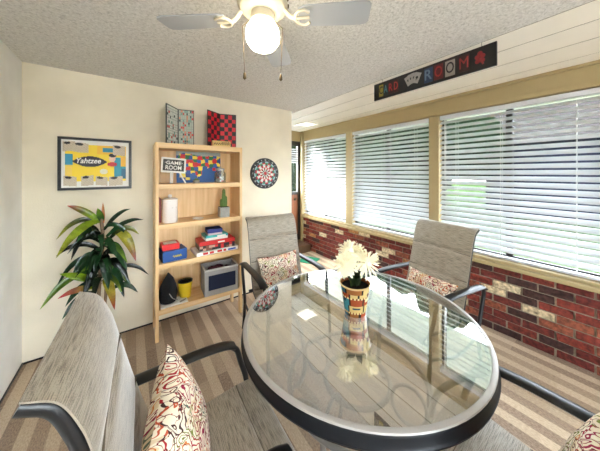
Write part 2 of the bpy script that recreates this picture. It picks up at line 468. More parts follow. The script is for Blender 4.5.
# window wall above the brick: header, posts
wins = [(2.806, 4.011), (1.431, 2.672), (.075, 1.316)]
zb, zt = .70, 2.205
bm = bmesh.new()
box(bm, XW, XW+.13, YR, YE+.12, zt, 2.44)
for a, b in ((4.011, YE+.12), (2.672, 2.806), (1.316, 1.431), (-.06, .075)): box(bm, XW, XW+.13, a, b, .64, zt, bev=.004)
for a, b in ((-1.36, -.06), (-2.7, -2.58)): box(bm, XW, XW+.13, a, b, 0, zt, bev=.004)
struct(obj('wall_right', bm, M['trim']))
bm = bmesh.new()
box(bm, XW-.012, XW, YR, YE, zt+.005, zt+.045, bev=.003); box(bm, XW-.02, XW, YR, YE, 2.375, 2.40, bev=.003)
struct(obj('trim_1', bm, M['trim']))
bm = bmesh.new(); box(bm, 2.80, XW+.13, -.06, 4.02, .64, .675, bev=.006); box(bm, 2.835, XW+.1, -.06, 4.02, .675, .705, bev=.004)
struct(obj('trim_2', bm, M['trim']))                      # the sill
bm = bmesh.new(); box(bm, 2.83, 2.95, 4.005, 4.065, 0, 2.40, bev=.004)
struct(obj('trim_3', bm, M['trim']))                      # corner post
# brick wainscot: every brick modelled in one wall mesh
bm = bmesh.new(); rb = random.Random(12)
box(bm, XW-.002, XW+.13, -.06, YE, 0, .64, mi=6)
pitch, L = .0715, .215
for row in range(9):
    z0 = row*pitch-.006; y = -.06 - (L/2 if row % 2 else 0)
    while y < 4.0:
        l = L; a, b = max(y+.007, -.06), min(y+l-.007, 4.0)
        y += l
        if b-a < .03: continue
        w = rb.random()
        if a < -.4: mi = 0
        elif row in (2, 3, 4, 5, 8) and w < .13: mi = 4 if w < .08 else 3
        else: mi = 4 if w > .95 else rb.choice((0, 0, 1, 1, 2, 5))
        d = rb.uniform(.008, .018)
        if a > -.4:
            vs = box(bm, XW-d, XW+.01, a, b, max(z0+.008, .002), min(z0+pitch-.003, .638), bev=.004, mi=mi)
            for v in vs:
                q = noise.noise(v.co*23)*.003; v.co.y += q; v.co.z += noise.noise(v.co*31)*.002; v.co.x += noise.noise(v.co*17)*.003
        else: box(bm, XW-d, XW+.01, a, b, z0+.008, min(z0+pitch-.003, .638), mi=mi)
struct(obj('wall_right_brick', bm, BRICKS+[M['mortar']]))
# end wall of the entry, with the door
bm = bmesh.new(); box(bm, 1.86, 1.95, YE, YE+.12, 0, ZC); box(bm, 2.86, XW+.13, YE, YE+.12, 0, ZC); box(bm, 1.95, 2.86, YE, YE+.12, 2.2, ZC); box(bm, 1.95, 2.86, YE, YE+.12, 0, .14)
struct(obj('wall_end', bm, M['trim']))
d = struct(obj('door_1', bx(1.95, 2.86, YE+.03, YE+.07, .14, 1.12, bev=.003), M['doorwood']))
bm = bmesh.new()
for a in ((1.95, 2.03, .14, 2.2), (2.80, 2.86, .14, 2.2), (2.03, 2.80, 2.10, 2.2), (2.03, 2.80, 1.09, 1.15), (2.03, 2.80, .14, .27)): box(bm, a[0], a[1], YE+.02, YE+.08, a[2], a[3])
obj('door_frame', bm, M['winframe'], d)
obj('door_glass', bx(2.03, 2.80, YE+.045, YE+.052, 1.15, 2.10), M['pane'], d)
bm = bmesh.new()
for k in range(7): box(bm, 2.03, 2.80, YE+.025, YE+.04, 2.03-k*.045-.012, 2.03-k*.045+.012)
obj('door_blind', bm, M['slat'], d)
bm = bmesh.new(); ball(bm, (2.72, YE+.0, 1.0), .03); tube(bm, [(2.72, YE, 1), (2.72, YE+.04, 1)], .012)
obj('door_knob', bm, M['brass'], d, True)
struct(obj('trim_4', bx(1.9, 2.83, 3.72, YE, .0, .14, bev=.006), M['step']))   # entry step
# thin black strips imitating the shadow gap at the foot of the walls
struct(obj('base_shadow_back', bx(XL, 1.86, YB-.008, YB, 0, .012), M['black']))
struct(obj('base_shadow_left', bx(XL, XL+.008, yo1, YB, 0, .012), M['black']))

# windows: dark frame with a centre mullion and two panes each
for k, (a, b) in enumerate(wins+[(-2.58, -1.36)]):
    bm = bmesh.new(); x0, x1 = 2.955, 2.99; c = (a+b)/2; zb = .70 if k < 3 else .02   # the one behind the camera is an unseen glazed opening added for side light
    for q in ((a, a+.035, zb, zt), (b-.035, b, zb, zt), (c-.026, c+.026, zb, zt), (a, b, zb, zb+.04), (a, b, zt-.04, zt)):
        box(bm, x0, x1, q[0], q[1], q[2], q[3])
    w = struct(obj('window_%d' % (k+1) if k < 3 else 'added_light_door', bm, M['winframe']))
    obj('pane', bx(2.970, 2.974, a+.03, c, zb+.02, zt-.02), M['pane'], w)
    obj('pane', bx(2.970, 2.974, c, b-.03, zb+.02, zt-.02), M['pane'], w)
zb = .70
bm = bmesh.new()
for q in ((-.5, -.46, .75, 2.15), (1.66, 1.7, .75, 2.15), (.57, .63, .75, 2.15), (-.5, 1.7, .75, .79), (-.5, 1.7, 2.11, 2.15)): box(bm, q[0], q[1], YR-.07, YR-.03, q[2], q[3])
w = struct(obj('window_4', bm, M['winframe'])); obj('pane', bx(-.48, 1.68, YR-.052, YR-.048, .77, 2.13), M['pane'], w)  # unseen window added so daylight reaches the back wall
# blinds
BL = ['white slatted blind on the far left window, beside the entry door', 'white slatted blind on the middle window, between the two beige posts', 'wide white slatted blind on the right window, cut by the photo edge']
for k, (a, b) in enumerate(wins):
    t = thing('window_blind', BL[k], 'blind', (2.905, (a+b)/2, zb+.01), 0, 'white blinds on the window wall')
    w = (b-a)/2-.008; hz = zt-zb-.012
    obj('head_rail', bx(-.028, .028, -w, w, hz-.05, hz-.004, bev=.004), M['slat'], t)
    bm = bmesh.new(); p = .0575; n = int((hz-.075)/p); th = R(38); wd = .0635
    for i in range(n):
        zc = hz-.082-i*p
        pts = [(-wd/2, 0), (-wd/6, .0035), (wd/6, .0035), (wd/2, 0)]
        ring = []
        for s in (-1, 1):
            up = [Vector((x*math.cos(th)-zz*math.sin(th)*1, s*w, zc+x*math.sin(th)+zz*math.cos(th))) for x, zz in pts]
            lo = [v-Vector((-math.sin(th)*.0028, 0, math.cos(th)*.0028)) for v in up[::-1]]
            ring.append([bm.verts.new(v) for v in up+lo])
        for j in range(8): bm.faces.new((ring[0][j], ring[0][(j+1) % 8], ring[1][(j+1) % 8], ring[1][j]))
        bm.faces.new(ring[0]); bm.faces.new(ring[1][::-1])
    obj('slats', bm, M['slat'], t)
    obj('bottom_rail', bx(-.026, .026, -w, w, 0.0, .022, bev=.004), M['slat'], t)
    for y in (-.72*w, -.02*w+.06, .72*w):
        bm = bmesh.new()
        for sx in (-.029, .029): tube(bm, [(sx, y, .02), (sx, y, hz-.05)], .0014, res=6)
        obj('ladder_cord', bm, M['cord'], t)
    bm = bmesh.new(); tube(bm, [(-.036, w-.06, hz-.06), (-.036, w-.06, .75)], .004, res=8)
    obj('tilt_wand', bm, M['cord'], t)

# ================================================================== OUTSIDE
struct(obj('ground', bx(4.2, 40, -30, 40, -.4, -.12), M['lawn']))
struct(obj('ground_patio', bx(XW+.13, 4.2, -30, 40, -.4, -.12), mat('grey_patio_concrete', (138, 143, 154), .9, var=.06, scale=2)))
struct(obj('ground_rear', bx(-30, XW+.13, -30, YR-.1, -.4, -.12), M['drive']))
struct(obj('ground_side', bx(-30, XL-.1, YR-.1, 40, -.4, -.12), M['drive']))
struct(obj('ground_back', bx(XL-.1, XW+.13, YE+.12, 40, -.4, -.12), M['lawn']))
def blob(bm, c, r, seed, sub=3, sz=1):
    g = bmesh.ops.create_icosphere(bm, subdivisions=sub, radius=r)
    for v in g['verts']:
        v.co *= 1+.28*noise.noise(v.co*(2.2/r)+Vector((seed, 0, 0)))+.12*noise.noise(v.co*(7/r)+Vector((0, seed, 0)))
        v.co.z *= sz; v.co += Vector(c)
t = thing('neighbour_house', 'slate blue house across the lawn, glimpsed through the right blind', 'house', (12, -.6, -.12))
obj('wall', bx(0, 6, -5, 4.2, 0, 2.9), M['siding_out'], t)
bm = bmesh.new(); vs = [bm.verts.new(v) for v in ((-.7, -5.4, 2.85), (6.7, -5.4, 2.85), (3, -5.4, 4.9), (-.7, 4.6, 2.85), (6.7, 4.6, 2.85), (3, 4.6, 4.9))]
for f in ((0, 1, 2), (5, 4, 3), (0, 3, 4, 1), (1, 4, 5, 2), (2, 5, 3, 0)): bm.faces.new([vs[i] for i in f])
obj('roof', bm, M['roof_out'], t)
rg = random.Random(8)
TREES = [((10.6, 5.4), 'leafy dark tree seen through the right blind, left of the blue house'), ((9.9, 9.6), 'leafy dark tree seen through the middle blind'), ((9.6, 13.8), 'leafy dark tree seen through the far left blind, near side'), ((9.2, 18.2), 'leafy dark tree seen through the far left blind, far side')]
for q, (p, lab) in enumerate(TREES):
    t = thing('garden_tree', lab, 'tree', (*p, -.12), 0, 'trees beyond the lawn')
    bm = bmesh.new(); tube(bm, [(0, 0, 0), (.05, 0, 1.2), (0, .1, 2.4)], .14, smooth=4); obj('trunk', bm, M['trunk'], t, True)
    bm = bmesh.new()
    for k in range(16): blob(bm, (rg.uniform(-.8, .8), rg.uniform(-2.1, 2.1), 2.4+rg.uniform(-.5, 2.6)), rg.uniform(.9, 1.3), k+q*10)
    obj('crown', bm, M['hedge'], t, True)
bm = bmesh.new()
for k in range(30): blob(bm, (8.6+rg.uniform(-.2, .2), 5.2+k*.9, .5+1.1*(k % 2)), 1.05, k+20, sz=1.25)
o = obj('hedge', bm, M['hedge'], None, True); tag(o, 'dark clipped hedge along the lawn outside the far windows', 'hedge')

# ================================================================== BOOKCASE
BX0, BX1, BY0, BY1, BH = .172, .984, 2.54, 2.86, 1.82
bc = thing('bookcase', 'tall pale birch open bookcase with four shelves against cream wall', 'bookcase', ((BX0+BX1)/2, (BY0+BY1)/2, 0))
hw, hd = (BX1-BX0)/2, (BY1-BY0)/2
for s in (-1, 1):
    bm = bmesh.new(); xa, xb = sorted((s*hw, s*(hw-.028)))
    box(bm, xa, xb, -hd, hd, .21, BH, bev=.002)
    box(bm, xa, xb, -hd, -hd+.045, 0, .215, bev=.002); box(bm, xa, xb, hd-.045, hd, 0, .215, bev=.002)
    obj('side_panel', bm, M['pine'], bc)
obj('top', bx(-hw+.028, hw-.028, -hd, hd, BH-.05, BH, bev=.002), M['pineh'], bc)
SH = [1.437, 1.066, .703, .285]
for z in SH: obj('shelf', bx(-hw+.028, hw-.028, -hd, hd-.012, z-.047, z, bev=.002), M['pineh'], bc)
obj('back_panel', bx(-hw+.028, hw-.028, hd-.012, hd-.004, .24, BH-.05), M['pine'], bc)

# ------------------------------------------------------------------ game boards on top
def hinged_board(name, label, cat, L0, Hg, R0, z, h, fL, fR, n, group):
    L0, Hg, R0 = Vector((*L0, z)), Vector((*Hg, z)), Vector((*R0, z))
    t = thing(name, label, cat, Hg, 0, group)
    for f, a, b, nm in ((fL, L0, Hg, 'panel'), (fR, Hg, R0, 'panel')):
        d = b-a; w = d.length
        panel(nm, a-Hg, d.normalized(), (0, 0, 1), w, h, n[0], n[1], f, M['painted'], t, .006)
    return t
rs = random.Random(5)
word = [[rs.random() for _ in range(40)] for _ in range(40)]
def scrab(side):
    NX, NY = 8, 16
    def f(u, v):
        if u < .05 or u > .95 or v < .03 or v > .97: return (70, 74, 70)
        i, j = int((u-.05)/.9*7.999), int((v-.03)/.94*14.999)
        w = word[j+(15 if side else 0)][i]
        fu, fv = (u-.05)/.9*8 % 1, (v-.03)/.94*15 % 1
        if min(fu, fv) < .16: return (150, 156, 148)
        if w > (.94 if not side else .88): return (206, 54, 44)
        if w > (.87 if not side else .78): return (34, 52, 58)
        if side and w > .64: return (222, 138, 104)
        if w > (.80 if not side else .56): return (112, 158, 146)
        return (226, 228, 222) if not side else (176, 188, 176)
    return f
hinged_board('word_game_board', 'pale green crossword-style game board opened upright on bookcase top', 'game board',
             (.264, 2.60), (.388, 2.78), (.535, 2.75), BH, .383, scrab(0), scrab(1), (40, 75), 'open game boards on the bookcase')
def chk(side):
    def f(u, v):
        if u < .04 or u > .96 or v < .03 or v > .97: return (24, 14, 16)
        i, j = int((u-.04)/.92*3.999), int((v-.03)/.94*7.999)
        return (206, 22, 44) if (i+j+side) % 2 else (20, 12, 16)
    return f
hinged_board('checkers_board', 'red and black checkers board opened upright on bookcase top', 'game board',
             (.655, 2.68), (.815, 2.79), (.987, 2.74), BH, .40, chk(0), chk(0), (50, 66), 'open game boards on the bookcase')
t = thing('tile_rack', 'small tan wooden block with dark zigzag marks before checkers board', 'game piece', (.775, 2.60, BH))
obj('block', bx(-.095, .095, -.018, .018, 0, .062, bev=.003), wood('tan_wood', (206, 170, 96), (224, 192, 120), 0), t)
bm = bmesh.new(); zz = [(-.08+.16*i/14, -.0195, .02+.018*(i % 2)) for i in range(15)]
tube(bm, zz, .004, res=6, up=(0, 1, 0)); tube(bm, [(x, y, zc+.016) for x, y, zc in zz[::-1]][:8], .003, res=6, up=(0, 1, 0))
obj('zigzag_mark', bm, M['blackframe'], t)

# ------------------------------------------------------------------ shelf 1: sign, map, bowl, jar
t = thing('easel_sign', 'small chalkboard easel sign with white frame lettered GAME ROOM', 'sign', (.322, 2.60, SH[0]))
tl = Matrix.Rotation(R(-8), 4, 'X') @ Matrix.Rotation(R(4), 4, 'Y')
tl.translation = Vector((0, 0, .105))
bm = bmesh.new()
for q in ((-.105, .105, .128, .145), (-.105, .105, 0, .017), (-.105, -.09, .0, .145), (.09, .105, .0, .145)): box(bm, q[0], q[1], -.007, .007, q[2], q[3], bev=.002, mtx=tl)
obj('sign_frame', bm, M['white'], t)
obj('chalk_panel', bx(-.091, .091, -.003, .003, .015, .130, mtx=tl), M['blackframe'], t)
F = tl @ frame4((0, -.0045, .094), (1, 0, 0), (0, 0, 1)); text('lettering', '·GAME·', .046, F, M['white'], t, width=.15, bold=.0006)
F = tl @ frame4((0, -.0045, .047), (1, 0, 0), (0, 0, 1)); text('lettering', 'ROOM', .056, F, M['white'], t, width=.135, bold=.0008)
for (xa, xb) in ((-.02, -.024), (.05, .105)):
    bm = bmesh.new(); tube(bm, [(xa, -.004, .112), (xb, -.02, .002)], .007, res=8); obj('easel_leg', bm, M['white'], t)
bm = bmesh.new(); tube(bm, [(0, .01, .2), (.0, .07, .005)], .006, res=8); obj('easel_leg', bm, M['white'], t)

# puzzle map: a blue board with a land mass of bright patches
rm = random.Random(11)
seeds = [((i+.5+rm.uniform(-.3, .3))/11, (j+.5+rm.uniform(-.3, .3))/8) for i in range(11) for j in range(8)]
pal = [(204, 30, 34), (234, 206, 60), (20, 108, 56), (206, 34, 38), (240, 214, 70), (24, 116, 66), (30, 70, 140)]
scol = []
for k in range(len(seeds)):
    near = [scol[q] for q in (k-1, k-8, k-9, k-7) if 0 <= q < len(scol) and (q != k-1 or k % 8)]
    scol.append(rm.choice([c for c in ((204, 30, 34), (236, 208, 64), (20, 108, 56), (36, 84, 156)) if c not in near] or [(204, 30, 34)]))
def mp(u, v):
    top = .90+.03*math.sin(u*9)-.25*max(0, u-.52)*(1 if u < .7 else .55)
    bot = .40-.10*math.sin(u*5.5)-.16*(abs(u-.48) < .07)-.12*(abs(u-.84) < .04)
    lft = .06+.05*math.sin(v*7); rgt = .96-.22*max(0, .6-v)-.04*math.sin(v*20)
    if lft < u < rgt and bot < v < top:
        q = min(range(len(seeds)), key=lambda k: max(abs(u-seeds[k][0])*1.2, abs(v-seeds[k][1]))); return scol[q]
    if .06 < u < .28 and .08 < v < .30: return (236, 214, 90) if (u < .19) == (v > .16) else (30, 60, 130)
    return (36, 92, 160) if v < .45 else ((150, 160, 160) if v > .86 else (30, 62, 132))
o = panel('puzzle_map', (-.225, 0, 0), (1, 0, 0), (0, .10, 1), .45, .335, 64, 48, mp, M['painted'], None, .008)
o.location = (.60, 2.775, SH[0]+.001); tag(o, 'colourful country map puzzle leaning on blue backing, top shelf', 'puzzle')

t = thing('succulent_bowl', 'tiny dark succulent in grey bowl in front of the map', 'plant', (.527, 2.60, SH[0]))
bm = bmesh.new(); lathe(bm, [(0, 0), (.026, 0), (.034, .03), (.030, .03), (.024, .022), (0, .022)], 20); obj('bowl', bm, M['cement'], t, True)
bm = bmesh.new()
for k in range(14):
    a = k*2.4; r = .006+.0017*k; tube(bm, [(r*.4*math.cos(a), r*.4*math.sin(a), .02), (r*math.cos(a), r*math.sin(a), .055-.0012*k)], .007, res=6, taper=lambda s: 1-.7*s)
obj('rosette', bm, M['cactus'], t, True)
t = thing('glass_jar', 'clear glass jar of white dice with tin lid beside map', 'jar', (.762, 2.60, SH[0]))
bm = bmesh.new(); lathe(bm, [(0, .002), (.055, .002), (.058, .01), (.058, .10), (.042, .122), (.042, .132), (.039, .132), (.039, .12), (.054, .098), (.054, .012), (0, .008)], 28); obj('jar_body', bm, M['jarglass'], t, True)
bm = bmesh.new(); lathe(bm, [(0, .133), (.046, .133), (.046, .150), (.02, .153), (.012, .158), (.012, .166), (0, .168)], 24); obj('lid', bm, M['tin'], t, True)
rd = random.Random(4); kdice = 0
for lay in range(3):
    for q in range(5):
        a = q*1.26+lay*.6; p = Vector((.030*math.cos(a), .030*math.sin(a), .0185+lay*.0185))
        bm = bx(-.008, .008, -.008, .008, -.008, .008, bev=.0015)
        bmesh.ops.transform(bm, matrix=Matrix.Translation(p) @ Matrix.Rotation(rd.uniform(0, 1.5), 4, 'Z'), verts=bm.verts)
        o = obj('die', bm, M['ceramic'] if (lay+q) % 4 else M['redbox']); o.location = (.762, 2.60, SH[0])
        tag(o, ('small white die' if (lay+q) % 4 else 'small red die')+' inside the glass jar on top shelf', 'die', 'white dice in the jar' if (lay+q) % 4 else 'red dice in the jar')

# ------------------------------------------------------------------ shelf 2
t = thing('canister', 'white ceramic lidded canister on the second shelf', 'canister', (.298, 2.63, SH[1]))
bm = bmesh.new(); lathe(bm, [(0, 0), (.060, 0), (.066, .008), (.066, .20), (.061, .205), (0, .205)], 36); obj('body', bm, M['ceramic'], t, True)
bm = bmesh.new(); lathe(bm, [(0, .206), (.067, .206), (.067, .222), (.05, .232), (0, .236)], 36); obj('lid', bm, M['ceramic'], t, True)
bm = bmesh.new(); ball(bm, (0, 0, .252), .018); lathe(bm, [(.008, .23), (.008, .25)], 12); obj('knob', bm, M['ceramic'], t, True)
bm = bmesh.new(); tube(bm, [(.01, -.0665, .145), (.05, -.044, .145)], .002, res=6); obj('embossed_line', bm, M['tin'], t)
o = obj('book', bx(-.013, .013, -.07, .07, 0, .23, bev=.003), M['darkred']); o.location = (.216, 2.72, SH[1]); tag(o, 'dark red book standing in corner left of white canister', 'book')
t = thing('trinket_dish', 'small flat white dish lying on the second shelf', 'dish', (.548, 2.62, SH[1]))
bm = bmesh.new(); lathe(bm, [(0, 0), (.035, 0), (.055, .014), (.052, .016), (.034, .005), (0, .005)], 28); obj('dish', bm, M['ceramic'], t, True)
t = thing('potted_cactus', 'column cactus in square grey cement pot on second shelf', 'plant', (.81, 2.63, SH[1]))
bm = bx(-.05, .05, -.05, .05, 0, .105, bev=.004); obj('pot', bm, M['cement'], t)
obj('soil', bx(-.043, .043, -.043, .043, .1055, .109), M['soil'], t)
for (x, y, h, r) in ((0, 0, .30, .017), (.026, .006, .22, .012), (-.024, .01, .19, .012)):
    bm = bmesh.new(); seg = 20; prof = [(r*.8, .108), (r, .13), (r*1.05, h*.7), (r*.9, h*.93), (r*.4, h), (0, h+.003)]
    lathe(bm, prof, seg, (x, y, 0))
    for v in bm.verts:
        a = math.atan2(v.co.y-y, v.co.x-x); k = 1+.22*math.cos(a*7); v.co.x = x+(v.co.x-x)*k; v.co.y = y+(v.co.y-y)*k
    obj('cactus_column', bm, M['cactus'], t, True)

# ------------------------------------------------------------------ shelf 3: boxed games
def gbox(name, label, x0, x1, y0, y1, z0, h, mbase, mlid, lid=.6, rz=0, group=None, band=None):
    cx_, cy_ = (x0+x1)/2, (y0+y1)/2; a, b = (x1-x0)/2, (y1-y0)/2
    t = thing(name, label, 'game box', (cx_, cy_, z0), R(rz), group)
    obj('box_base', bx(-a+.002, a-.002, -b+.002, b-.002, 0, h*(1-lid)+.002, bev=.001), mbase, t)
    obj('box_lid', bx(-a, a, -b, b, h*(1-lid), h, bev=.002), mlid, t)
    return t
G = 'boxed games on the third shelf'
t = gbox('game_box', 'blue game box with yellow scribble, under small red box', .222, .43, 2.57, 2.76, SH[2], .102, M['bluebox'], M['bluebox'], .85, 6, G)
bm = bmesh.new(); zz = [(-.02+.075*i/16, -.0965, .045+.011*math.sin(i*1.9)) for i in range(17)]; tube(bm, zz, .0025, res=6, up=(0, 1, 0), smooth=3); obj('script_mark', bm, M['yellow'], t)
t = gbox('game_box', 'small red box with white top, stacked on blue box', .228, .375, 2.60, 2.74, SH[2]+.102, .055, M['redbox'], M['redbox'], .8, 2, G)
obj('top_label', bx(-.055, .055, -.045, .05, .0552, .0562), M['whitecard'], t)
tb = gbox('game_box', 'flat white and red game box at bottom of right stack', .515, .945, 2.56, 2.80, SH[2], .038, M['whitecard'], M['whitecard'], .9, 3, G)
def flatside(u, v):
    if v < .12 or v > .9: return (230, 226, 220)
    if u > .74 and u < .93: return (40, 84, 170) if v < .7 else (220, 220, 226)
    return (206, 46, 40) if (.12 < u < .68 and math.sin(u*40)+.6*math.sin(u*91) > -.4) else (236, 232, 226)
panel('side_print', (-.213, -.1215, .002), (1, 0, 0), (0, 0, 1), .426, .034, 60, 6, flatside, M['painted'], tb, .0012)
tr = gbox('game_box', 'red lidded game box with dark picture band, middle of right stack', .555, .915, 2.575, 2.80, SH[2]+.038, .094, M['blackframe'], M['redbox'], .42, -1, G)
rp = random.Random(9); pc = [(rp.choice([(60, 40, 34), (24, 20, 24), (122, 76, 56), (38, 30, 40), (190, 150, 130), (206, 40, 40), (30, 30, 36)])) for _ in range(24)]
panel('picture_band', (-.178, -.1128, .002), (1, 0, 0), (0, 0, 1), .356, .048, 48, 8, lambda u, v: pc[int(u*11.99)+(12 if v > .5 else 0)], M['painted'], tr, .0012)
obj('white_mark', bx(.0, .07, -.1150, -.1125, .066, .080), M['whitecard'], tr)
te = gbox('game_box', 'teal and white game box, second from top of right stack', .615, .845, 2.60, 2.78, SH[2]+.132, .052, M['whitecard'], M['teal'], .5, 2, G)
obj('side_patch', bx(.0, .09, -.0915, -.0895, .006, .044), M['whitecard'], te)
tn = gbox('game_box', 'navy game box with pale base, topmost of right stack', .64, .79, 2.60, 2.74, SH[2]+.184, .062, mat('pale_pink_card', (206, 190, 196), .5), M['navy'], .66, -3, G)

# ------------------------------------------------------------------ shelf 4
o = obj('paper_pad', bx(-.115, .115, -.045, .10, 0, .012, bev=.002), M['paper']); o.location = (.33, 2.60, SH[3]); tag(o, 'white paper pad lying under the black pouch, bottom shelf', 'paper')
t = thing('cloth_pouch', 'black peaked cloth pouch on the bottom shelf', 'pouch', (.287, 2.66, SH[3]+.013))
bm = bmesh.new(); lathe(bm, [(0, 0), (.072, 0), (.084, .03), (.084, .08), (.07, .15), (.04, .215), (.012, .262), (.006, .272), (0, .274)], 28)
for v in bm.verts:
    v.co.x *= .95; v.co += Vector((1, 1, 0))*noise.noise(v.co*14)*.02*(v.co.z > .01)
obj('pouch_body', bm, M['blackcloth'], t, True)
bm = bmesh.new(); tube(bm, [(.0, -.075, .10), (.03, -.085, .05), (.07, -.07, .02)], .004, smooth=4, res=6); obj('drawstring', bm, M['greyfab'], t)
t = thing('yellow_cup', 'yellow dice cup with dark inside on the bottom shelf', 'cup', (.44, 2.68, SH[3]+.001))
bm = bmesh.new(); lathe(bm, [(0, 0), (.050, 0), (.066, .16), (.062, .16), (.048, .006), (0, .006)], 32); obj('cup_body', bm, mat('yellow_plastic', (214, 184, 40), .35), t, True)
bm = bmesh.new(); lathe(bm, [(.0605, .155), (.0465, .01), (0, .01), (0, .0075), (.0470, .0075), (.0612, .155)], 32); obj('lining', bm, M['blackcloth'], t, True)
bm = bmesh.new(); lathe(bm, [(.067, .156), (.0675, .164), (.061, .164), (.061, .156)], 32, closed_profile=True); obj('cup_rim', bm, M['blackframe'], t, True)
t = thing('clip', 'small silver metal clip lying before the yellow cup', 'clip', (.40, 2.565, SH[3]+.0125))
bm = bmesh.new(); tube(bm, [(-.02, 0, .004), (0, -.008, .012), (.022, 0, .018), (.02, .012, .012), (-.018, .012, .004)], .005, smooth=4, closed=True, res=8); obj('clip_wire', bm, M['tin'], t, True)
t = thing('storage_bin', 'open grey felt storage bin with navy front, bottom shelf', 'bin', (.768, 2.645, SH[3]+.001), R(-3))
a, b, h, w = .168, .115, .262, .012
bm = bmesh.new()
box(bm, -a, a, -b, b, 0, w); box(bm, -a, a, b-w, b, w, h); box(bm, -a, -a+w, -b, b-w, w, h); box(bm, a-w, a, -b, b-w, w, h); box(bm, -a+w, a-w, -b, -b+w, w, h)
obj('bin_body', bm, M['greyfab'], t)
obj('front_window', bx(-a+.035, a-.028, -b-.003, -b-.0005, .055, .205, bev=.001), M['navyfab'], t)
bm = bmesh.new()
for q in ((-a-.003, a+.003, -b-.004, -b+w, h-.01, h+.006), (-a-.003, a+.003, b-w, b+.003, h-.01, h+.006), (-a-.003, -a+w, -b, b, h-.01, h+.006), (a-w, a+.003, -b, b, h-.01, h+.006)): box(bm, *q, bev=.002)
obj('rim_band', bm, mat('pale_grey_binding', (196, 194, 188), .8), t)
bm = bmesh.new(); blob(bm, (-.07, -.02, .225), .058, 3, 3, .62); blob(bm, (.0, .02, .20), .07, 5, 3, .7); blob(bm, (.09, .0, .19), .06, 9, 3, .7)
for v in bm.verts:
    v.co.x = max(-a+w+.004, min(a-w-.004, v.co.x)); v.co.y = max(-b+w+.004, min(b-w-.004, v.co.y))
o = obj('folded_cloth', bm, M['plumcloth'], None, True); o.location = (.768, 2.645, SH[3]+.001); o.rotation_euler.z = R(-3); tag(o, 'dark plum cloth bundled inside the grey storage bin', 'cloth')

# ================================================================== WALL THINGS
# framed game poster
t = thing('framed_poster', 'black-framed yellow and blue game poster above the leafy plant', 'picture', (-.2525, 2.886, 1.39))
pw, ph, fw = .505, .462, .022
bm = bmesh.new()
for q in ((-pw/2, pw/2, 0, fw), (-pw/2, pw/2, ph-fw, ph), (-pw/2, -pw/2+fw, fw, ph-fw), (pw/2-fw, pw/2, fw, ph-fw)): box(bm, q[0], q[1], -.016, .014, q[2], q[3], bev=.002)
obj('frame', bm, M['blackframe'], t)
rq = random.Random(2)
cards = [(.02, .76, .17, .20, -.1), (.17, .74, .21, .20, .08), (.74, .70, .20, .22, .1), (.03, .04, .18, .20, .12), (.27, .04, .18, .21, -.1), (.48, .04, .18, .19, .14), (.68, .03, .22, .20, -.08)]
def poster(u, v):
    for (a, b, w_, h_, s) in cards:
        x, y = (u-a)/w_, (v-b)/h_+s*((u-a)/w_-.5)
        if 0 < x < 1 and 0 < y < 1:
            if (x-.36)**2/.07+(y-.85)**2/.02 < 1: return (20, 18, 20)
            return (206, 192, 170) if (int(x*14)+int(y*12)) % 3 else (186, 170, 150)
    if not (.05 < u < .95 and .13 < v < .90): return (238, 236, 230)
    if ((u-.40)/.23)**2*.8+(abs(v-.55)/.115) < 1.0 and abs(u-.40) < .25: return (26, 24, 44)
    if (u-.735)**2/.0033+(v-.70)**2/.0018 < 1: return (20, 18, 22)
    if (u-.73)**2/.0026+(v-.63)**2/.006 < 1: return (226, 186, 158)
    if (u-.73)**2/.006+(v-.50)**2/.0022 < 1: return (196, 36, 40)
    if .05 < u < .16 and .48 < v < .70: return (36, 142, 176)
    if .58 < u < .74 and .76 < v < .86: return (36, 142, 176)
    if .86 < u < .95 and .45 < v < .68: return (240, 190, 60)
    if u > .76 and .18 < v < .66: return (36, 150, 176) if u < .87 or v > .4 else (24, 96, 130)
    if .05 < u < .15 and v < .48: return (244, 210, 90)
    if (u-.6)**2+(v-.34)**2 < .0035: return (244, 236, 210)
    return (246, 214, 44) if v < .72 or u < .5 else (244, 190, 50)
panel('print', (-pw/2+fw-.002, -.004, fw-.002), (1, 0, 0), (0, 0, 1), pw-2*fw+.004, ph-2*fw+.004, 96, 84, poster, M['painted'], t, .004)
text('lettering', 'Yahtzee', .066, frame4((-.055, -.0052, .258), (1, 0, 0), (0, .0, 1)), M['white'], t, shear=.25, width=.165, bold=.001)
# dartboard
t = thing('dartboard', 'round black dartboard with red and white rings beside bookcase', 'dartboard', (1.430, 2.8868, 1.535))
RD = .203
bm = bmesh.new(); lathe(bm, [(0, 0), (RD, 0), (RD, .022), (RD-.006, .028), (RD-.045, .028), (RD-.047, .024), (0, .024)], 60)
bmesh.ops.transform(bm, matrix=Matrix.Rotation(R(90), 4, 'X'), verts=bm.verts); bmesh.ops.translate(bm, verts=bm.verts, vec=(0, .013, 0)); obj('backing', bm, M['blackframe'], t, True)
vs, fs, cs = [], [], []
rr = [0, .010, .022, .058, .078, .104, .122, .140, .158]
for r in rr:
    for k in range(40): a = 2*PI*k/40+2*PI/40; vs.append((r*math.sin(a), -.0125-.0004*(r > 0), r*math.cos(a)))
for i in range(8):
    for k in range(40):
        k2 = (k+1) % 40; fs.append((i*40+k, i*40+k2, (i+1)*40+k2, (i+1)*40+k))
        s = ((k+1)//2) % 2
        c = [(190, 30, 40), (190, 30, 40), ((226, 218, 206), (26, 24, 34))[s], ((226, 218, 206), (190, 36, 48))[s], ((198, 40, 56), (230, 226, 218))[s], ((28, 30, 46), (226, 222, 214))[s], ((40, 130, 90), (196, 40, 50))[s] if 6 < k < 34 else ((60, 140, 70), (200, 60, 50))[s], ((150, 190, 200), (26, 34, 60))[s]][i]
        cs.append(c)
me = bpy.data.meshes.new('target_face'); me.from_pydata(vs, [], fs); colour_faces(me, cs); link('target_face', me, M['painted'], t)
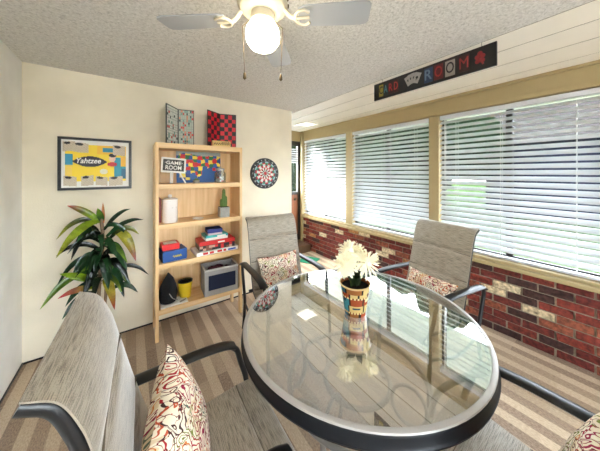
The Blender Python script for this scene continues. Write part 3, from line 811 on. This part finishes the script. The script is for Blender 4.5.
bm = bmesh.new()
for r in (.022, .078, .104, .122, .158): tube(bm, [(r*math.sin(2*PI*k/48), -.0145, r*math.cos(2*PI*k/48)) for k in range(48)], .0012, closed=True, res=6, up=(0, 1, 0))
obj('wire_rings', bm, M['tin'], t)
order = [20, 1, 18, 4, 13, 6, 10, 15, 2, 17, 3, 19, 7, 16, 8, 11, 14, 9, 12, 5]
for k, n in enumerate(order):
    a = 2*PI*k/20; text('number', str(n), .024, frame4((.176*math.sin(a), -.0155, .176*math.cos(a)), (math.cos(a), 0, -math.sin(a)), (math.sin(a), 0, math.cos(a))), M['white'], t)

# CARD ROOM sign hung at the edge of the textured ceiling
t = thing('card_room_sign', 'long black sign with coloured letters CARD ROOM below the ceiling', 'sign', (1.925, 1.0025, 2.245))
sl, sh = .975, .158
obj('sign_board', bx(-.008, .008, -sl/2, sl/2, 0, sh, bev=.002), M['blackframe'], t)
for y in (-.4, .4): bm = bmesh.new(); tube(bm, [(0.004, y, sh-.002), (0.004, y, ZC-2.245)], .002, res=6); obj('hanger', bm, M['tin'], t)
DK = lambda c: tuple(int(v*.72) for v in c)
tiles = [('C', .085, (196, 176, 60), (30, 28, 40)), ('A', .137, (20, 40, 50), (90, 160, 170)), ('R', .192, (60, 12, 16), (210, 40, 48)), ('D', .247, (70, 14, 18), (230, 60, 56)),
         ('R', .545, (40, 66, 110), (120, 150, 180)), ('O', .625, (110, 20, 24), (190, 40, 40)), ('O', .71, (190, 186, 176), (40, 40, 46)), ('M', .805, (60, 12, 16), (190, 50, 50))]
cmat = {}
def cm(c):
    if c not in cmat: cmat[c] = mat('sign_paint_%d' % len(cmat), c, .5, var=.1, scale=60)
    return cmat[c]
for ch, u, bgc, fgc in tiles:
    y = sl/2-u*sl; wd = .023 if u < .3 else .034; hh = .055 if u < .3 else .058
    obj('letter_tile', bx(-.0100, -.0082, y-wd, y+wd, sh/2-hh, sh/2+hh), cm(DK(bgc)), t)
    text('letter', ch, .10 if u < .3 else .115, frame4((-.0104, y, sh/2), (0, -1, 0), (0, 0, 1)), cm(DK(fgc)), t, width=wd*1.65, bold=.001 if ch != 'M' else 0)
for k in range(4):
    a = R(-24+16*k); c = Vector((-.0095-.0012*k, sl/2-.41*sl, sh/2-.075))
    Mx = frame4(c, (0, -math.cos(a), -math.sin(a)), (0, -math.sin(a)*-1*-1, math.cos(a)))
    bm = bmesh.new(); box(bm, -.026, .026, .05, .135, -.0005, .0005); bmesh.ops.transform(bm, matrix=Mx, verts=bm.verts)
    cd = obj('playing_card', bm, cm((150, 146, 142)), t)
    bm = bmesh.new(); ball(bm, (0, .095, .0008), .011, 1, 1, .06); tube(bm, [(0, .072, .0008), (0, .095, .0008)], .003, .0004, res=6); bmesh.ops.transform(bm, matrix=Mx, verts=bm.verts); obj('suit_mark', bm, M['blackframe'], cd)
bm = bmesh.new()
for (dy, dz) in ((-.016, .012), (.016, .012), (0, .034), (-.014, -.018), (.014, -.018)): ball(bm, (-.009, sl/2-.905*sl+dy, sh/2+dz), .0155, .12, 1, 1)
tube(bm, [(-.009, sl/2-.905*sl, sh/2), (-.009, sl/2-.925*sl, sh/2-.045)], .006, res=6); obj('club_mark', bm, cm((130, 24, 28)), t)

# ================================================================== CEILING FAN
FX, FY = .478, .985
f = thing('ceiling_fan', 'white four-blade ceiling fan with lit globe and pull chains', 'ceiling fan', (FX, FY, ZC))
bm = bmesh.new(); lathe(bm, [(0, 0), (.085, 0), (.088, -.05), (.105, -.07), (.112, -.10), (.112, -.145), (.095, -.165), (.06, -.175), (0, -.176)], 40); obj('motor_housing', bm, M['fanwhite'], f, True)
bm = bmesh.new()
for k in range(16):
    a = 2*PI*k/16; c = Vector((.1155*math.cos(a), .1155*math.sin(a), -.122)); ball(bm, c, .009, .5, .5, 1.2, 8)
obj('vent_slot', bm, M['groove'], f, True)
bm = bmesh.new(); lathe(bm, [(.05, -.17), (.05, -.195), (.056, -.198), (.056, -.215), (.04, -.222), (0, -.222)], 32); obj('light_kit', bm, M['fanwhite'], f, True)
bm = bmesh.new(); lathe(bm, [(.042, -.2165), (.058, -.226), (.071, -.246), (.076, -.275), (.071, -.304), (.054, -.328), (.03, -.341), (0, -.345)], 36); obj('globe', bm, M['globe'], f, True)
ang0 = math.atan2(.33, -.38)
for k in range(4):
    a = ang0+k*PI/2; Mz = Matrix.Rotation(a, 4, 'Z') @ Matrix.Translation((0, 0, -.195)) @ Matrix.Rotation(R(-8), 4, 'X')
    bm = bmesh.new(); pts = []
    for x, w in ((.165, .045), (.19, .056), (.31, .062), (.44, .064), (.465, .058), (.475, .044)): pts.append((x, w))
    top = [bm.verts.new((x, w, .003)) for x, w in pts]+[bm.verts.new((x, -w, .003)) for x, w in pts[::-1]]
    lo = [bm.verts.new((v.co.x, v.co.y, -.003)) for v in top]
    bm.faces.new(top); bm.faces.new(lo[::-1])
    for i in range(len(top)): bm.faces.new((top[i], lo[i], lo[(i+1) % len(top)], top[(i+1) % len(top)]))
    bmesh.ops.transform(bm, matrix=Mz, verts=bm.verts); bl = obj('blade', bm, M['blade'], f)
    bm = bmesh.new()
    tube(bm, [(.09, 0, .045), (.125, 0, .004), (.15, 0, -.008)], .012, .008, smooth=4, res=8)
    for s in (-1, 1):
        tube(bm, [(.145, 0, -.008), (.16, s*.03, -.008), (.19, s*.042, -.008), (.212, s*.028, -.008)], .0065, smooth=4, res=8)
    tube(bm, [(.15, 0, -.008), (.212, 0, -.008)], .007, res=8)
    bmesh.ops.transform(bm, matrix=Mz, verts=bm.verts); obj('blade_iron', bm, M['fanwhite'], bl, True)
for dx, dy in ((-.043, .025), (.043, -.025)):
    bm = bmesh.new(); tube(bm, [(dx, dy, -.20), (dx*1.8, dy*1.8, -.235), (dx*1.62, dy*1.62, -.445)], .0016, res=6); ch = obj('pull_chain', bm, M['brass'], f)
    bm = bmesh.new(); lathe(bm, [(0, -.443), (.005, -.448), (.0075, -.470), (0, -.478)], 12, (dx*1.62, dy*1.62, 0)); obj('chain_fob', bm, M['brass'], ch, True)
# small square light in the boarded ceiling
t = thing('ceiling_light', 'small square lit panel light in the white boarded ceiling', 'ceiling light', (2.50, 3.40, zs(2.50)), R(4))
bm = bmesh.new()
for q in ((-.15, .15, -.15, -.125), (-.15, .15, .125, .15), (-.15, -.125, -.125, .125), (.125, .15, -.125, .125)): box(bm, q[0], q[1], q[2], q[3], -.016, .0, bev=.003)
obj('light_frame', bm, M['white'], t); obj('diffuser', bx(-.126, .126, -.126, .126, -.012, -.002), M['panel'], t)

# ================================================================== TABLE
TX, TY, TZ, TR = 1.063, .948, .72, .647
t = thing('glass_table', 'round glass-topped patio table with black rim and curved legs', 'table', (TX, TY, 0))
bm = bmesh.new(); lathe(bm, [(0, TZ-.007), (TR-.022, TZ-.007), (TR-.022, TZ-.001), (0, TZ-.001)], 96); obj('glass_top', bm, M['glass'], t)
bm = bmesh.new(); lathe(bm, [(TR-.028, TZ-.008), (TR-.021, TZ-.008), (TR-.021, TZ), (TR-.010, TZ+.002), (TR-.002, TZ-.001), (TR, TZ-.006), (TR-.028, TZ-.012)], 96, closed_profile=True); obj('rim_band', bm, M['ring'], t, True)
bm = bmesh.new(); lathe(bm, [(TR-.028, TZ-.0125), (TR-.002, TZ-.0085), (TR+.002, TZ-.016), (TR+.002, TZ-.045), (TR+.008, TZ-.052), (TR+.006, TZ-.060), (TR-.012, TZ-.060), (TR-.028, TZ-.045)], 96, closed_profile=True); obj('rim', bm, M['rim'], t, True)
for k in range(4):
    a = R(18+90*k); ca, sa = math.cos(a), math.sin(a)
    P = [(.61, TZ-.05), (.53, .61), (.42, .48), (.385, .34), (.38, .22), (.42, .10), (.50, .012)]
    bm = bmesh.new(); tube(bm, [(r*ca, r*sa, z) for r, z in P], .014, .014, smooth=7, res=10); lg = obj('leg', bm, M['grey_metal'], t, True)
    # scroll loop beside every leg
    bm = bmesh.new(); c = (.40*ca, .40*sa)
    tube(bm, [((.285+.085*math.cos(q))*ca, (.285+.085*math.cos(q))*sa, .34+.10*math.sin(q)) for q in [2*PI*i/28 for i in range(28)]], .009, closed=True, res=8, up=(-sa, ca, 0)); obj('scroll', bm, M['grey_metal'], lg, True)
    bm = bmesh.new(); lathe(bm, [(0, 0), (.022, 0), (.018, .014), (0, .016)], 16, (.50*ca, .50*sa, 0)); obj('foot', bm, M['black'], lg, True)
for r, z, nm in ((.185, .34, 'brace_ring'), (.395, .34, 'support_ring')):
    bm = bmesh.new(); tube(bm, [(r*math.cos(2*PI*i/56), r*math.sin(2*PI*i/56), z) for i in range(56)], .013, closed=True, res=10); obj(nm, bm, M['grey_metal'], t, True)

# flower pot
t = thing('flower_pot', 'colourful patchwork pot of white chrysanthemums on the glass table', 'flower pot', (1.062, .962, TZ))
vs, fs, cs = [], [], []
seg, rows = 48, 18; H = .175
rr_ = lambda v: .060+.027*v+.004*math.exp(-((v-1)/.05)**2)
for j in range(rows+1):
    v = j/rows
    for k in range(seg): a = 2*PI*k/seg; vs.append((rr_(v)*math.cos(a), rr_(v)*math.sin(a), H*v))
rt = random.Random(21)
bands = [(0, 3, 6), (3, 7, 5), (7, 12, 6), (12, 14, 9), (14, 17, 5)]
pc2 = [(222, 178, 46), (160, 74, 40), (52, 124, 136), (214, 186, 120), (150, 92, 44), (224, 176, 50), (60, 106, 124), (190, 84, 50)]
lay = [[rt.choice(pc2) for _ in range(12)] for _ in bands]
for j in range(rows):
    for k in range(seg):
        fs.append((j*seg+k, j*seg+(k+1) % seg, (j+1)*seg+(k+1) % seg, (j+1)*seg+k))
        c = (150, 84, 50)
        for bi, (a, b, n) in enumerate(bands):
            if a <= j < b:
                q = (k*n/seg+bi*.4) % n; c = lay[bi][int(q)]
                fq, fr_ = q % 1, (j-a)/(b-a)
                if .25 < fq < .75 and .3 < fr_ < .7 and (b-a) > 3 and int(q) % 2: c = (232, 216, 160) if c[2] < 100 else (40, 70, 90)
                if fq < n/seg*1.01: c = (46, 40, 34)
        if j == rows-1: c = (206, 176, 120)
        if j in (2, 11) : c = (236, 214, 150) if k % 2 else (120, 60, 40)
        cs.append(c)
b0 = len(vs)
for (r, z) in ((.084, H), (.082, H-.022), (0.0, H-.022)):
    for k in range(seg): a = 2*PI*k/seg; vs.append((max(r, .0005)*math.cos(a), max(r, .0005)*math.sin(a), z))
prev = rows*seg
for q in range(3):
    for k in range(seg): fs.append((prev+k, prev+(k+1) % seg, b0+q*seg+(k+1) % seg, b0+q*seg+k)); cs.append((206, 176, 120) if q == 0 else (150, 84, 50) if q == 1 else (36, 28, 22))
    prev = b0+q*seg
fs.append(tuple(range(seg))[::-1]); cs.append((150, 84, 50))
me = bpy.data.meshes.new('pot'); me.from_pydata(vs, [], fs); colour_faces(me, cs); link('pot', me, m_painted('glazed_patchwork', .22), t)
bm = bmesh.new(); lathe(bm, [(0, H-.018), (.08, H-.019)], 28); bmesh.ops.solidify(bm, geom=bm.faces[:], thickness=.003); obj('soil', bm, M['soil'], t)
def mum(c, r, seed, axis):
    rg = random.Random(seed); bm = bmesh.new(); Q = Vector((0, 0, 1)).rotation_difference(Vector(axis).normalized()).to_matrix()
    n = 84
    for i in range(n):
        s = i/(n-1); th = (s**.75)*R(125); ph_ = i*2.39996
        d0 = Vector((math.sin(th)*math.cos(ph_), math.sin(th)*math.sin(ph_), math.cos(th)))
        l = r*(.80+.30*rg.random())*(.86+.16*s); side = Vector((-math.sin(ph_), math.cos(ph_), 0)); upv = d0.cross(side)
        wv = r*.085*(.75+.4*s); P = []
        for t_, cw in ((.2, .5), (.55, .9), (.85, 1.0), (1.0, .3)):
            bend = -upv*(l*.22*t_*t_)*(-.5 if s < .25 else .7)
            p = d0*(l*t_)+bend; P.append((p-side*wv*cw+d0*wv*.5, p, p+side*wv*cw+d0*wv*.5))
        V = [[bm.verts.new(Q @ v + Vector(c)) for v in row] for row in P]
        for a, b in zip(V, V[1:]):
            for k in (0, 1): bm.faces.new((a[k], a[k+1], b[k+1], b[k]))
    ball(bm, c, r*.35)
    return bm
heads = [((-.070, .015, .292), .076, (-.7, -.3, .7)), ((-.002, .045, .350), .080, (-.1, -.1, 1)), ((.060, -.035, .288), .090, (.4, -.7, .6)), ((.080, .055, .318), .066, (.8, .3, .5))]
for i, (c, r, ax) in enumerate(heads):
    obj('flower_head', mum(c, r, i, ax), M['petal'], t)
    bm = bmesh.new(); tube(bm, [(c[0]*.35, c[1]*.35, H-.02), (c[0]*.6, c[1]*.6, H+.06), (c[0], c[1], c[2]-.02)], .005, smooth=4, res=8); obj('stem', bm, M['stemgreen'], t, True)
def leafmesh(P, wfun, seg=10, side=None, fold=.25):
    C = catmull(P, seg); n = len(C); bm = bmesh.new(); V = []
    for i, p in enumerate(C):
        s = i/(n-1); tdir = (C[min(i+1, n-1)]-C[max(i-1, 0)]).normalized()
        sd = Vector(side) if side is not None else tdir.cross(Vector((0, 0, 1)))
        sd = (sd-tdir*sd.dot(tdir)).normalized(); nn = tdir.cross(sd)
        if nn.z < 0: nn = -nn
        w = max(wfun(s), .0008); up = nn*w*fold
        V.append([bm.verts.new(v) for v in (p-sd*w+up, p-sd*w*.5+up*.3, p, p+sd*w*.5+up*.3, p+sd*w+up)])
    for a, b in zip(V, V[1:]):
        for k in range(4): bm.faces.new((a[k], a[k+1], b[k+1], b[k]))
    return bm
for k in range(8):
    a = k*.8+.3; r = .05+.03*(k % 3)/2
    bm = leafmesh([(.02*math.cos(a), .02*math.sin(a), H-.015), (r*.7*math.cos(a), r*.7*math.sin(a), H+.04), (r*1.1*math.cos(a), r*1.1*math.sin(a), H+.05+.01*(k % 2))], lambda s: .018*math.sin(PI*min(1, s*.9+.08)), 4)
    bmesh.ops.solidify(bm, geom=bm.faces[:], thickness=.0008); obj('leaf', bm, mat('dark_mum_leaf', (44, 62, 34), .5) if k == 0 else bpy.data.materials['dark_mum_leaf'], t, True)

# ================================================================== CHAIRS
PROF = [(-.402, 1.094), (-.348, 1.064), (-.312, .99), (-.290, .91), (-.243, .72), (-.190, .53), (-.16, .455), (-.10, .425), (0, .425), (.18, .443), (.265, .44), (.305, .408)]
HWD = .252
RB = [(-.004, -.016), (-.010, -.016), (-.017, -.006), (-.018, 0), (-.018, 0), (-.018, -.004), (-.014, -.012), (-.004, -.018), (0, -.018), (0, -.018), (-.002, -.018), (-.012, -.012)]
def sling_part(name, P, seams, parent, th=.021):
    C = catmull([(x, 0, z) for x, z in P], 14); n = len(C)
    L = [0]
    for a, b in zip(C, C[1:]): L.append(L[-1]+(b-a).length)
    NW = 14; bm = bmesh.new(); uvl = bm.loops.layers.uv.new('UVMap')
    def off(s):
        d = min(abs(s-q) for q in seams); return 1-math.exp(-(d/.015)**2)
    fr, bk = [], []
    for i, p in enumerate(C):
        td = (C[min(i+1, n-1)]-C[max(i-1, 0)]).normalized(); nn = td.cross(Vector((0, 1, 0)))
        nn = -nn if nn.dot(Vector((1, 0, 1))) < 0 else nn
        fr.append([]); bk.append([])
        for j in range(NW+1):
            u = j/NW*2-1; y = u*(HWD+.010); cr = (1-abs(u)**3)
            sag = -.010*(1-u*u)
            e = min(1, L[i]/.03, (L[-1]-L[i])/.03)
            fr[-1].append((bm.verts.new(p+Vector((0, y, 0))+nn*(sag+th*(.25+.75*off(L[i]))*cr*(.3+.7*e)+.002)), j/NW*.5, L[i]))
            bk[-1].append((bm.verts.new(p+Vector((0, y, 0))+nn*(sag-th*.4*cr*off(L[i])-.002)), j/NW*.5, L[i]+2))
    def q(*v):
        f = bm.faces.new([a[0] for a in v])
        for lp, a in zip(f.loops, v): lp[uvl].uv = (a[1], a[2])
    for i in range(n-1):
        for j in range(NW):
            q(fr[i][j], fr[i][j+1], fr[i+1][j+1], fr[i+1][j]); q(bk[i][j+1], bk[i][j], bk[i+1][j], bk[i+1][j+1])
        q(fr[i][0], fr[i+1][0], bk[i+1][0], bk[i][0]); q(fr[i+1][NW], fr[i][NW], bk[i][NW], bk[i+1][NW])
    for j in range(NW):
        q(bk[0][j], bk[0][j+1], fr[0][j+1], fr[0][j]); q(fr[n-1][j], fr[n-1][j+1], bk[n-1][j+1], bk[n-1][j])
    o = obj(name, bm, M['sling'], parent, True)
    for q_ in seams[1:-1]:                                      # stitched seams across the pad
        i = min(range(n), key=lambda k: abs(L[k]-q_)); td = (C[i+1]-C[i-1]).normalized(); nn = td.cross(Vector((0, 1, 0)))
        nn = -nn if nn.dot(Vector((1, 0, 1))) < 0 else nn
        bm = bmesh.new(); tube(bm, [C[i]+Vector((0, u*(HWD+.004), 0))+nn*(-.010*(1-u*u)+.0055) for u in [k/8-1 for k in range(17)]], .0035, res=6)
        obj('seam', bm, M['thread'], o, True)
    return o
def make_chair():
    t = thing('patio_chair', '', 'chair', (0, 0, 0), 0, 'sling patio chairs around the table')
    sling_part('backrest', PROF[:7], [0, .245, .46, 9], t)
    sling_part('seat', PROF[6:], [-9, .17, .36, 9], t)
    for s in (-1, 1):
        bm = bmesh.new(); tube(bm, [(x+dx, s*(HWD-.004), z+dz) for (x, z), (dx, dz) in zip(PROF, RB)], .017, .014, smooth=6, res=10, up=(0, 1, 0)); obj('side_rail', bm, M['black'], t, True)
        y = s*.292
        bm = bmesh.new(); tube(bm, [(-.40, y, .628), (-.36, y, .648), (-.2, y, .655), (0, y, .66), (.13, y, .652), (.19, y, .632)], .034, .012, smooth=6, res=12); obj('arm', bm, M['black'], t, True)
        bm = bmesh.new(); tube(bm, [(.175, y, .632), (.205, y, .60), (.225, y, .53), (.25, s*.282, .44), (.262, y, .30), (.27, y, .15), (.275, y, .0)], .014, .014, smooth=6, res=10, up=(0, 1, 0)); obj('leg', bm, M['black'], t, True)
        bm = bmesh.new(); tube(bm, [(-.395, y, .63), (-.40, y, .58), (-.36, y, .44), (-.32, y, .30), (-.34, y, .15), (-.38, y, .0)], .014, .014, smooth=6, res=10, up=(0, 1, 0)); obj('leg', bm, M['black'], t, True)
        bm = bmesh.new(); tube(bm, [(.255, y, .30), (-.05, y, .22), (-.325, y, .28)], .010, smooth=6, res=8, up=(0, 1, 0)); obj('stretcher', bm, M['black'], t, True)
    for x, z in ((.255, .385), (-.23, .43)):
        bm = bmesh.new(); tube(bm, [(x, -.28, z), (x, .28, z)], .011, res=8); obj('crossbar', bm, M['black'], t, True)
    return t
ch0 = make_chair()
spots = [((.235, .95, 0), -2, 'pale greige sling chair nearest the camera, its back by left wall'),
         ((1.150, 1.875, 0), -95, 'grey-brown sling chair between the bookcase and the glass table'),
         ((1.890, 1.035, 0), 171.5, 'high-backed sling chair standing in front of the brick and window blinds'),
         ((1.035, .225, 0), 91.5, 'sling chair at lower right, only its arm and seat corner showing')]
for i, (loc, rz, lab) in enumerate(spots):
    c = ch0 if i == 0 else dup(ch0); c.location = loc; c.rotation_euler.z = R(rz); c['label'] = lab
# pillows
def pillow(loc, rot, w, h, d, label, seed):
    bm = bmesh.new(); uvl = bm.loops.layers.uv.new('UVMap'); n = 22
    G_ = {}
    for s in (-1, 1):
        for j in range(n+1):
            for i in range(n+1):
                u, v = i/n*2-1, j/n*2-1
                edge = (i in (0, n) or j in (0, n))
                if edge and s == 1: G_[s, i, j] = G_[-1, i, j]; continue
                k = ((1-u*u)*(1-v*v))
                pin = 1-.09*(1-u*u)*abs(v)**2-0*u; pin2 = 1-.09*(1-v*v)*abs(u)**2
                z = s*d/2*(k**.42)
                nzv = noise.noise(Vector((u*2+seed, v*2, s)))*.012*k
                G_[s, i, j] = bm.verts.new((u*w/2*pin2, v*h/2*pin, z+nzv))
    for s in (-1, 1):
        for j in range(n):
            for i in range(n):
                c = [(i, j), (i+1, j), (i+1, j+1), (i, j+1)]
                if s < 0: c = c[::-1]
                f = bm.faces.new([G_[s, a, b] for a, b in c])
                for lp, (a, b) in zip(f.loops, c): lp[uvl].uv = (a/n*w*3.1+seed*.37+(s > 0)*.5, b/n*h*3.1+seed*.21)
    o = obj('throw_pillow', bm, M['paisley'], None, True); o.data.name = 'throw_pillow'
    o.location = loc; o.rotation_euler = rot
    return tag(o, label, 'pillow', 'paisley throw pillows on the chairs')
def pil(loc, facing, lean, w, h, d, roll, label, seed):
    # local: x width, y height, z thickness (front); stand it up and lean it back, facing direction angle
    f = R(facing)
    X = Vector((-math.sin(f), math.cos(f), 0)); Fv = Vector((math.cos(f), math.sin(f), 0)); ln = R(lean)
    Y = (Vector((0, 0, 1))*math.cos(ln)-Fv*math.sin(ln)); Z = X.cross(Y)
    m = Matrix((X, Y, Z)).transposed() @ Matrix.Rotation(R(roll), 3, 'Z')
    return pillow(loc, m.to_euler(), w, h, d, label, seed)
pil((.140, .955, .612), -14, 19, .44, .39, .16, 4, 'paisley pillow standing on the pale chair nearest the camera', 1)
pil((1.155, 2.005, .60), -95, 18, .42, .31, .12, 2, 'paisley pillow on the chair beside the bookcase', 4)
pil((2.035, 1.02, .545), 171.5, 22, .45, .25, .11, 0, 'paisley pillow low on the chair before the window blinds', 7)
pil((1.10, .09, .570), 91.5, 18, .40, .38, .12, 4, 'paisley pillow at the lower right corner of the photo', 11)

# ================================================================== PLANT
t = thing('potted_dracaena', 'tall leafy dracaena with red-tipped leaves by the cream wall', 'plant', (-.23, 2.63, 0))
PX, PY = -.23, 2.63
bm = bmesh.new(); lathe(bm, [(0, 0), (.085, 0), (.115, .2), (.12, .23), (.108, .23), (.103, .2), (0, .2)], 32); obj('pot', bm, M['terracotta'], t, True)
bm = bmesh.new(); lathe(bm, [(0, .215), (.05, .213), (.102, .2055)], 24); bmesh.ops.solidify(bm, geom=bm.faces[:], thickness=.003); obj('soil', bm, M['soil'], t)
for P, r in (([(0, 0, .2), (.01, -.01, .5), (.02, 0, .75), (.035, .01, 1.0), (.02, 0, 1.20)], .013), ([(.03, .03, .2), (.05, .03, .45), (.06, .0, .68)], .011), ([(-.03, .02, .2), (-.03, .03, .4), (-.02, 0, .6)], .010)):
    bm = bmesh.new(); tube(bm, P, r, smooth=5, res=10); obj('cane', bm, M['cane'], t, True)
dg, mg, lg_, rd_, yg, pk = (18, 34, 20), (36, 78, 42), (134, 168, 40), (176, 44, 40), (176, 176, 60), (206, 70, 84)
# (base x,z)(tip x,z) in metres on the plant plane, depth offset of the tip, arch, half width, base colour, tip colour
LV = [((-.211, 1.13), (-.405, 1.285), -.02, .02, .034, lg_, rd_), ((-.195, 1.13), (-.225, 1.25), -.03, .0, .030, mg, lg_), ((-.19, 1.12), (-.195, 1.29), .02, .0, .014, (206, 120, 60), (220, 150, 80)),
      ((-.186, 1.06), (-.008, 1.222), .0, .035, .022, dg, mg), ((-.173, 1.0), (.086, 1.12), -.02, .045, .024, mg, dg), ((-.23, 1.12), (-.465, 1.03), -.02, .075, .025, dg, yg), ((-.21, 1.14), (-.44, .925), -.17, .06, .040, lg_, yg),
      ((-.224, 1.03), (-.335, 1.10), .02, .02, .042, dg, dg), ((-.21, 1.0), (-.30, 1.02), -.05, .03, .045, dg, dg), ((-.21, .90), (-.465, .905), -.02, .06, .026, dg, dg), ((-.22, .80), (-.465, .665), -.03, .10, .028, dg, mg),
      ((-.22, .72), (-.53, .560), -.12, .085, .036, mg, lg_), ((-.235, .66), (-.425, .80), -.15, .0, .036, lg_, lg_), ((-.24, .60), (-.44, .61), -.12, .02, .030, lg_, pk), ((-.15, .98), (.055, .99), -.02, .07, .030, dg, yg),
      ((-.10, 1.02), (.03, .78), -.10, .07, .050, yg, rd_), ((-.18, .93), (-.03, .72), -.12, .07, .050, mg, mg), ((-.19, .86), (-.15, .60), -.14, .05, .050, dg, mg), ((-.16, .74), (-.05, .50), -.12, .06, .046, mg, dg),
      ((-.12, .70), (.125, .615), -.03, .06, .022, dg, dg), ((-.18, .64), (-.11, .44), -.17, .06, .042, yg, rd_), ((-.134, .55), (.045, .49), -.06, .05, .028, mg, dg), ((-.243, .55), (-.42, .44), -.10, .05, .034, dg, mg),
      ((-.24, .50), (-.40, .40), -.14, .04, .036, mg, lg_), ((-.22, 1.06), (-.38, .86), -.05, .09, .036, dg, dg), ((-.20, .84), (-.36, .72), -.10, .06, .04, mg, dg), ((-.19, .98), (-.11, .86), -.06, .04, .034, dg, dg),
      ((-.21, .78), (-.30, .58), -.13, .05, .04, dg, dg), ((-.2, .92), (-.24, .74), -.1, .05, .038, mg, dg), ((-.16, .80), (-.02, .62), -.08, .05, .04, dg, dg), ((-.17, .66), (-.0, .56), -.06, .05, .035, dg, mg)]
rl = random.Random(17)
for k in range(18):
    a = k*2.4; z0 = 1.06-.027*k; l = rl.uniform(.17, .25); dx_, dy_ = math.cos(a)*l, -abs(math.sin(a))*l*.8-.03
    LV.append(((-.205, z0), (-.205+dx_, z0-rl.uniform(.02, .16)), dy_, rl.uniform(.05, .09), rl.uniform(.022, .036), rl.choice((dg, dg, mg)), rl.choice((dg, mg, mg, lg_))))
for i, (b, e, dep, arch, hwid, c1, c2) in enumerate(LV):
    B = Vector((b[0]-PX, 0, b[1])); E_ = Vector((e[0]-PX, dep, e[1])); m1 = B.lerp(E_, .35)+Vector((0, dep*.1, arch)); m2 = B.lerp(E_, .7)+Vector((0, 0, arch*.9))
    d_ = (E_-B).normalized(); sd = d_.cross(Vector((.25*math.sin(i*1.7), -1, .35))).normalized()
    bm = leafmesh([B, m1, m2, E_], lambda s, h=hwid*.86: h*(math.sin(PI*min(1, .10+.9*s))**.8)*(1-.25*s), 6, side=sd, fold=.22)
    bmesh.ops.solidify(bm, geom=bm.faces[:], thickness=.0012)
    o = obj('leaf', bm, M['leaf'], t, True); me = o.data; cs = []
    for p in me.polygons:
        s = (p.center-B).dot(E_-B)/(E_-B).length_squared; s = max(0, min(1, s)); s = s*s*s if c2 in (rd_, dg) else s
        k = .5+.5*noise.noise(p.center*26+Vector((i, 0, 0)))
        c = [x+(y-x)*s for x, y in zip(c1, c2)]; cs.append(tuple(min(255, max(0, x*(.72+.5*k))) for x in c))
    colour_faces(me, cs)

# green mat by the entry step
o = obj('door_mat', bx(-.15, .15, -.15, .15, 0, .008, bev=.002), M['green']); o.location = (2.52, 3.36, .0005); o.rotation_euler.z = R(28); tag(o, 'small green mat on the carpet near the entry step', 'mat')

# ================================================================== LIGHT
w = bpy.data.worlds.new('World'); sc.world = w; w.use_nodes = True; nt = w.node_tree
bg = nt.nodes['Background']; sky = nt.nodes.new('ShaderNodeTexSky'); sky.sky_type = 'HOSEK_WILKIE' if False else 'NISHITA'
sky.sun_disc = False; sky.sun_elevation = R(48); sky.sun_rotation = R(0); sky.air_density = 1; sky.dust_density = 2.5; sky.ozone_density = 1
hs = nt.nodes.new('ShaderNodeHueSaturation'); hs.inputs['Saturation'].default_value = .2
nt.links.new(sky.outputs[0], hs.inputs['Color']); nt.links.new(hs.outputs[0], bg.inputs['Color']); bg.inputs['Strength'].default_value = .28
sd = bpy.data.lights.new('sun', 'SUN'); sd.energy = .3; sd.angle = R(1.5); so = bpy.data.objects.new('sun', sd); COL.objects.link(so)
so.rotation_euler = (R(42), 0, R(-160)); so.rotation_euler = Vector((.9, -.15, -1)).to_track_quat('-Z', 'Y').to_euler()
# ================================================================== CAMERA
cd = bpy.data.cameras.new('camera'); cam = bpy.data.objects.new('camera', cd); COL.objects.link(cam); sc.camera = cam
cd.sensor_width = 36; cd.lens = 36*238/600; cd.shift_x = -7/600; cd.shift_y = -52.5/600; cd.clip_start = .02
cam.location = (0, 0, 1.54); cam.rotation_euler = (R(90), 0, R(-36.4))
sc.view_settings.view_transform = 'Standard'; sc.view_settings.look = 'None'; sc.view_settings.gamma = 1; sc.view_settings.exposure = 4.6
sc.cycles.max_bounces = 14; sc.cycles.diffuse_bounces = 8; sc.cycles.transparent_max_bounces = 24; sc.cycles.glossy_bounces = 6
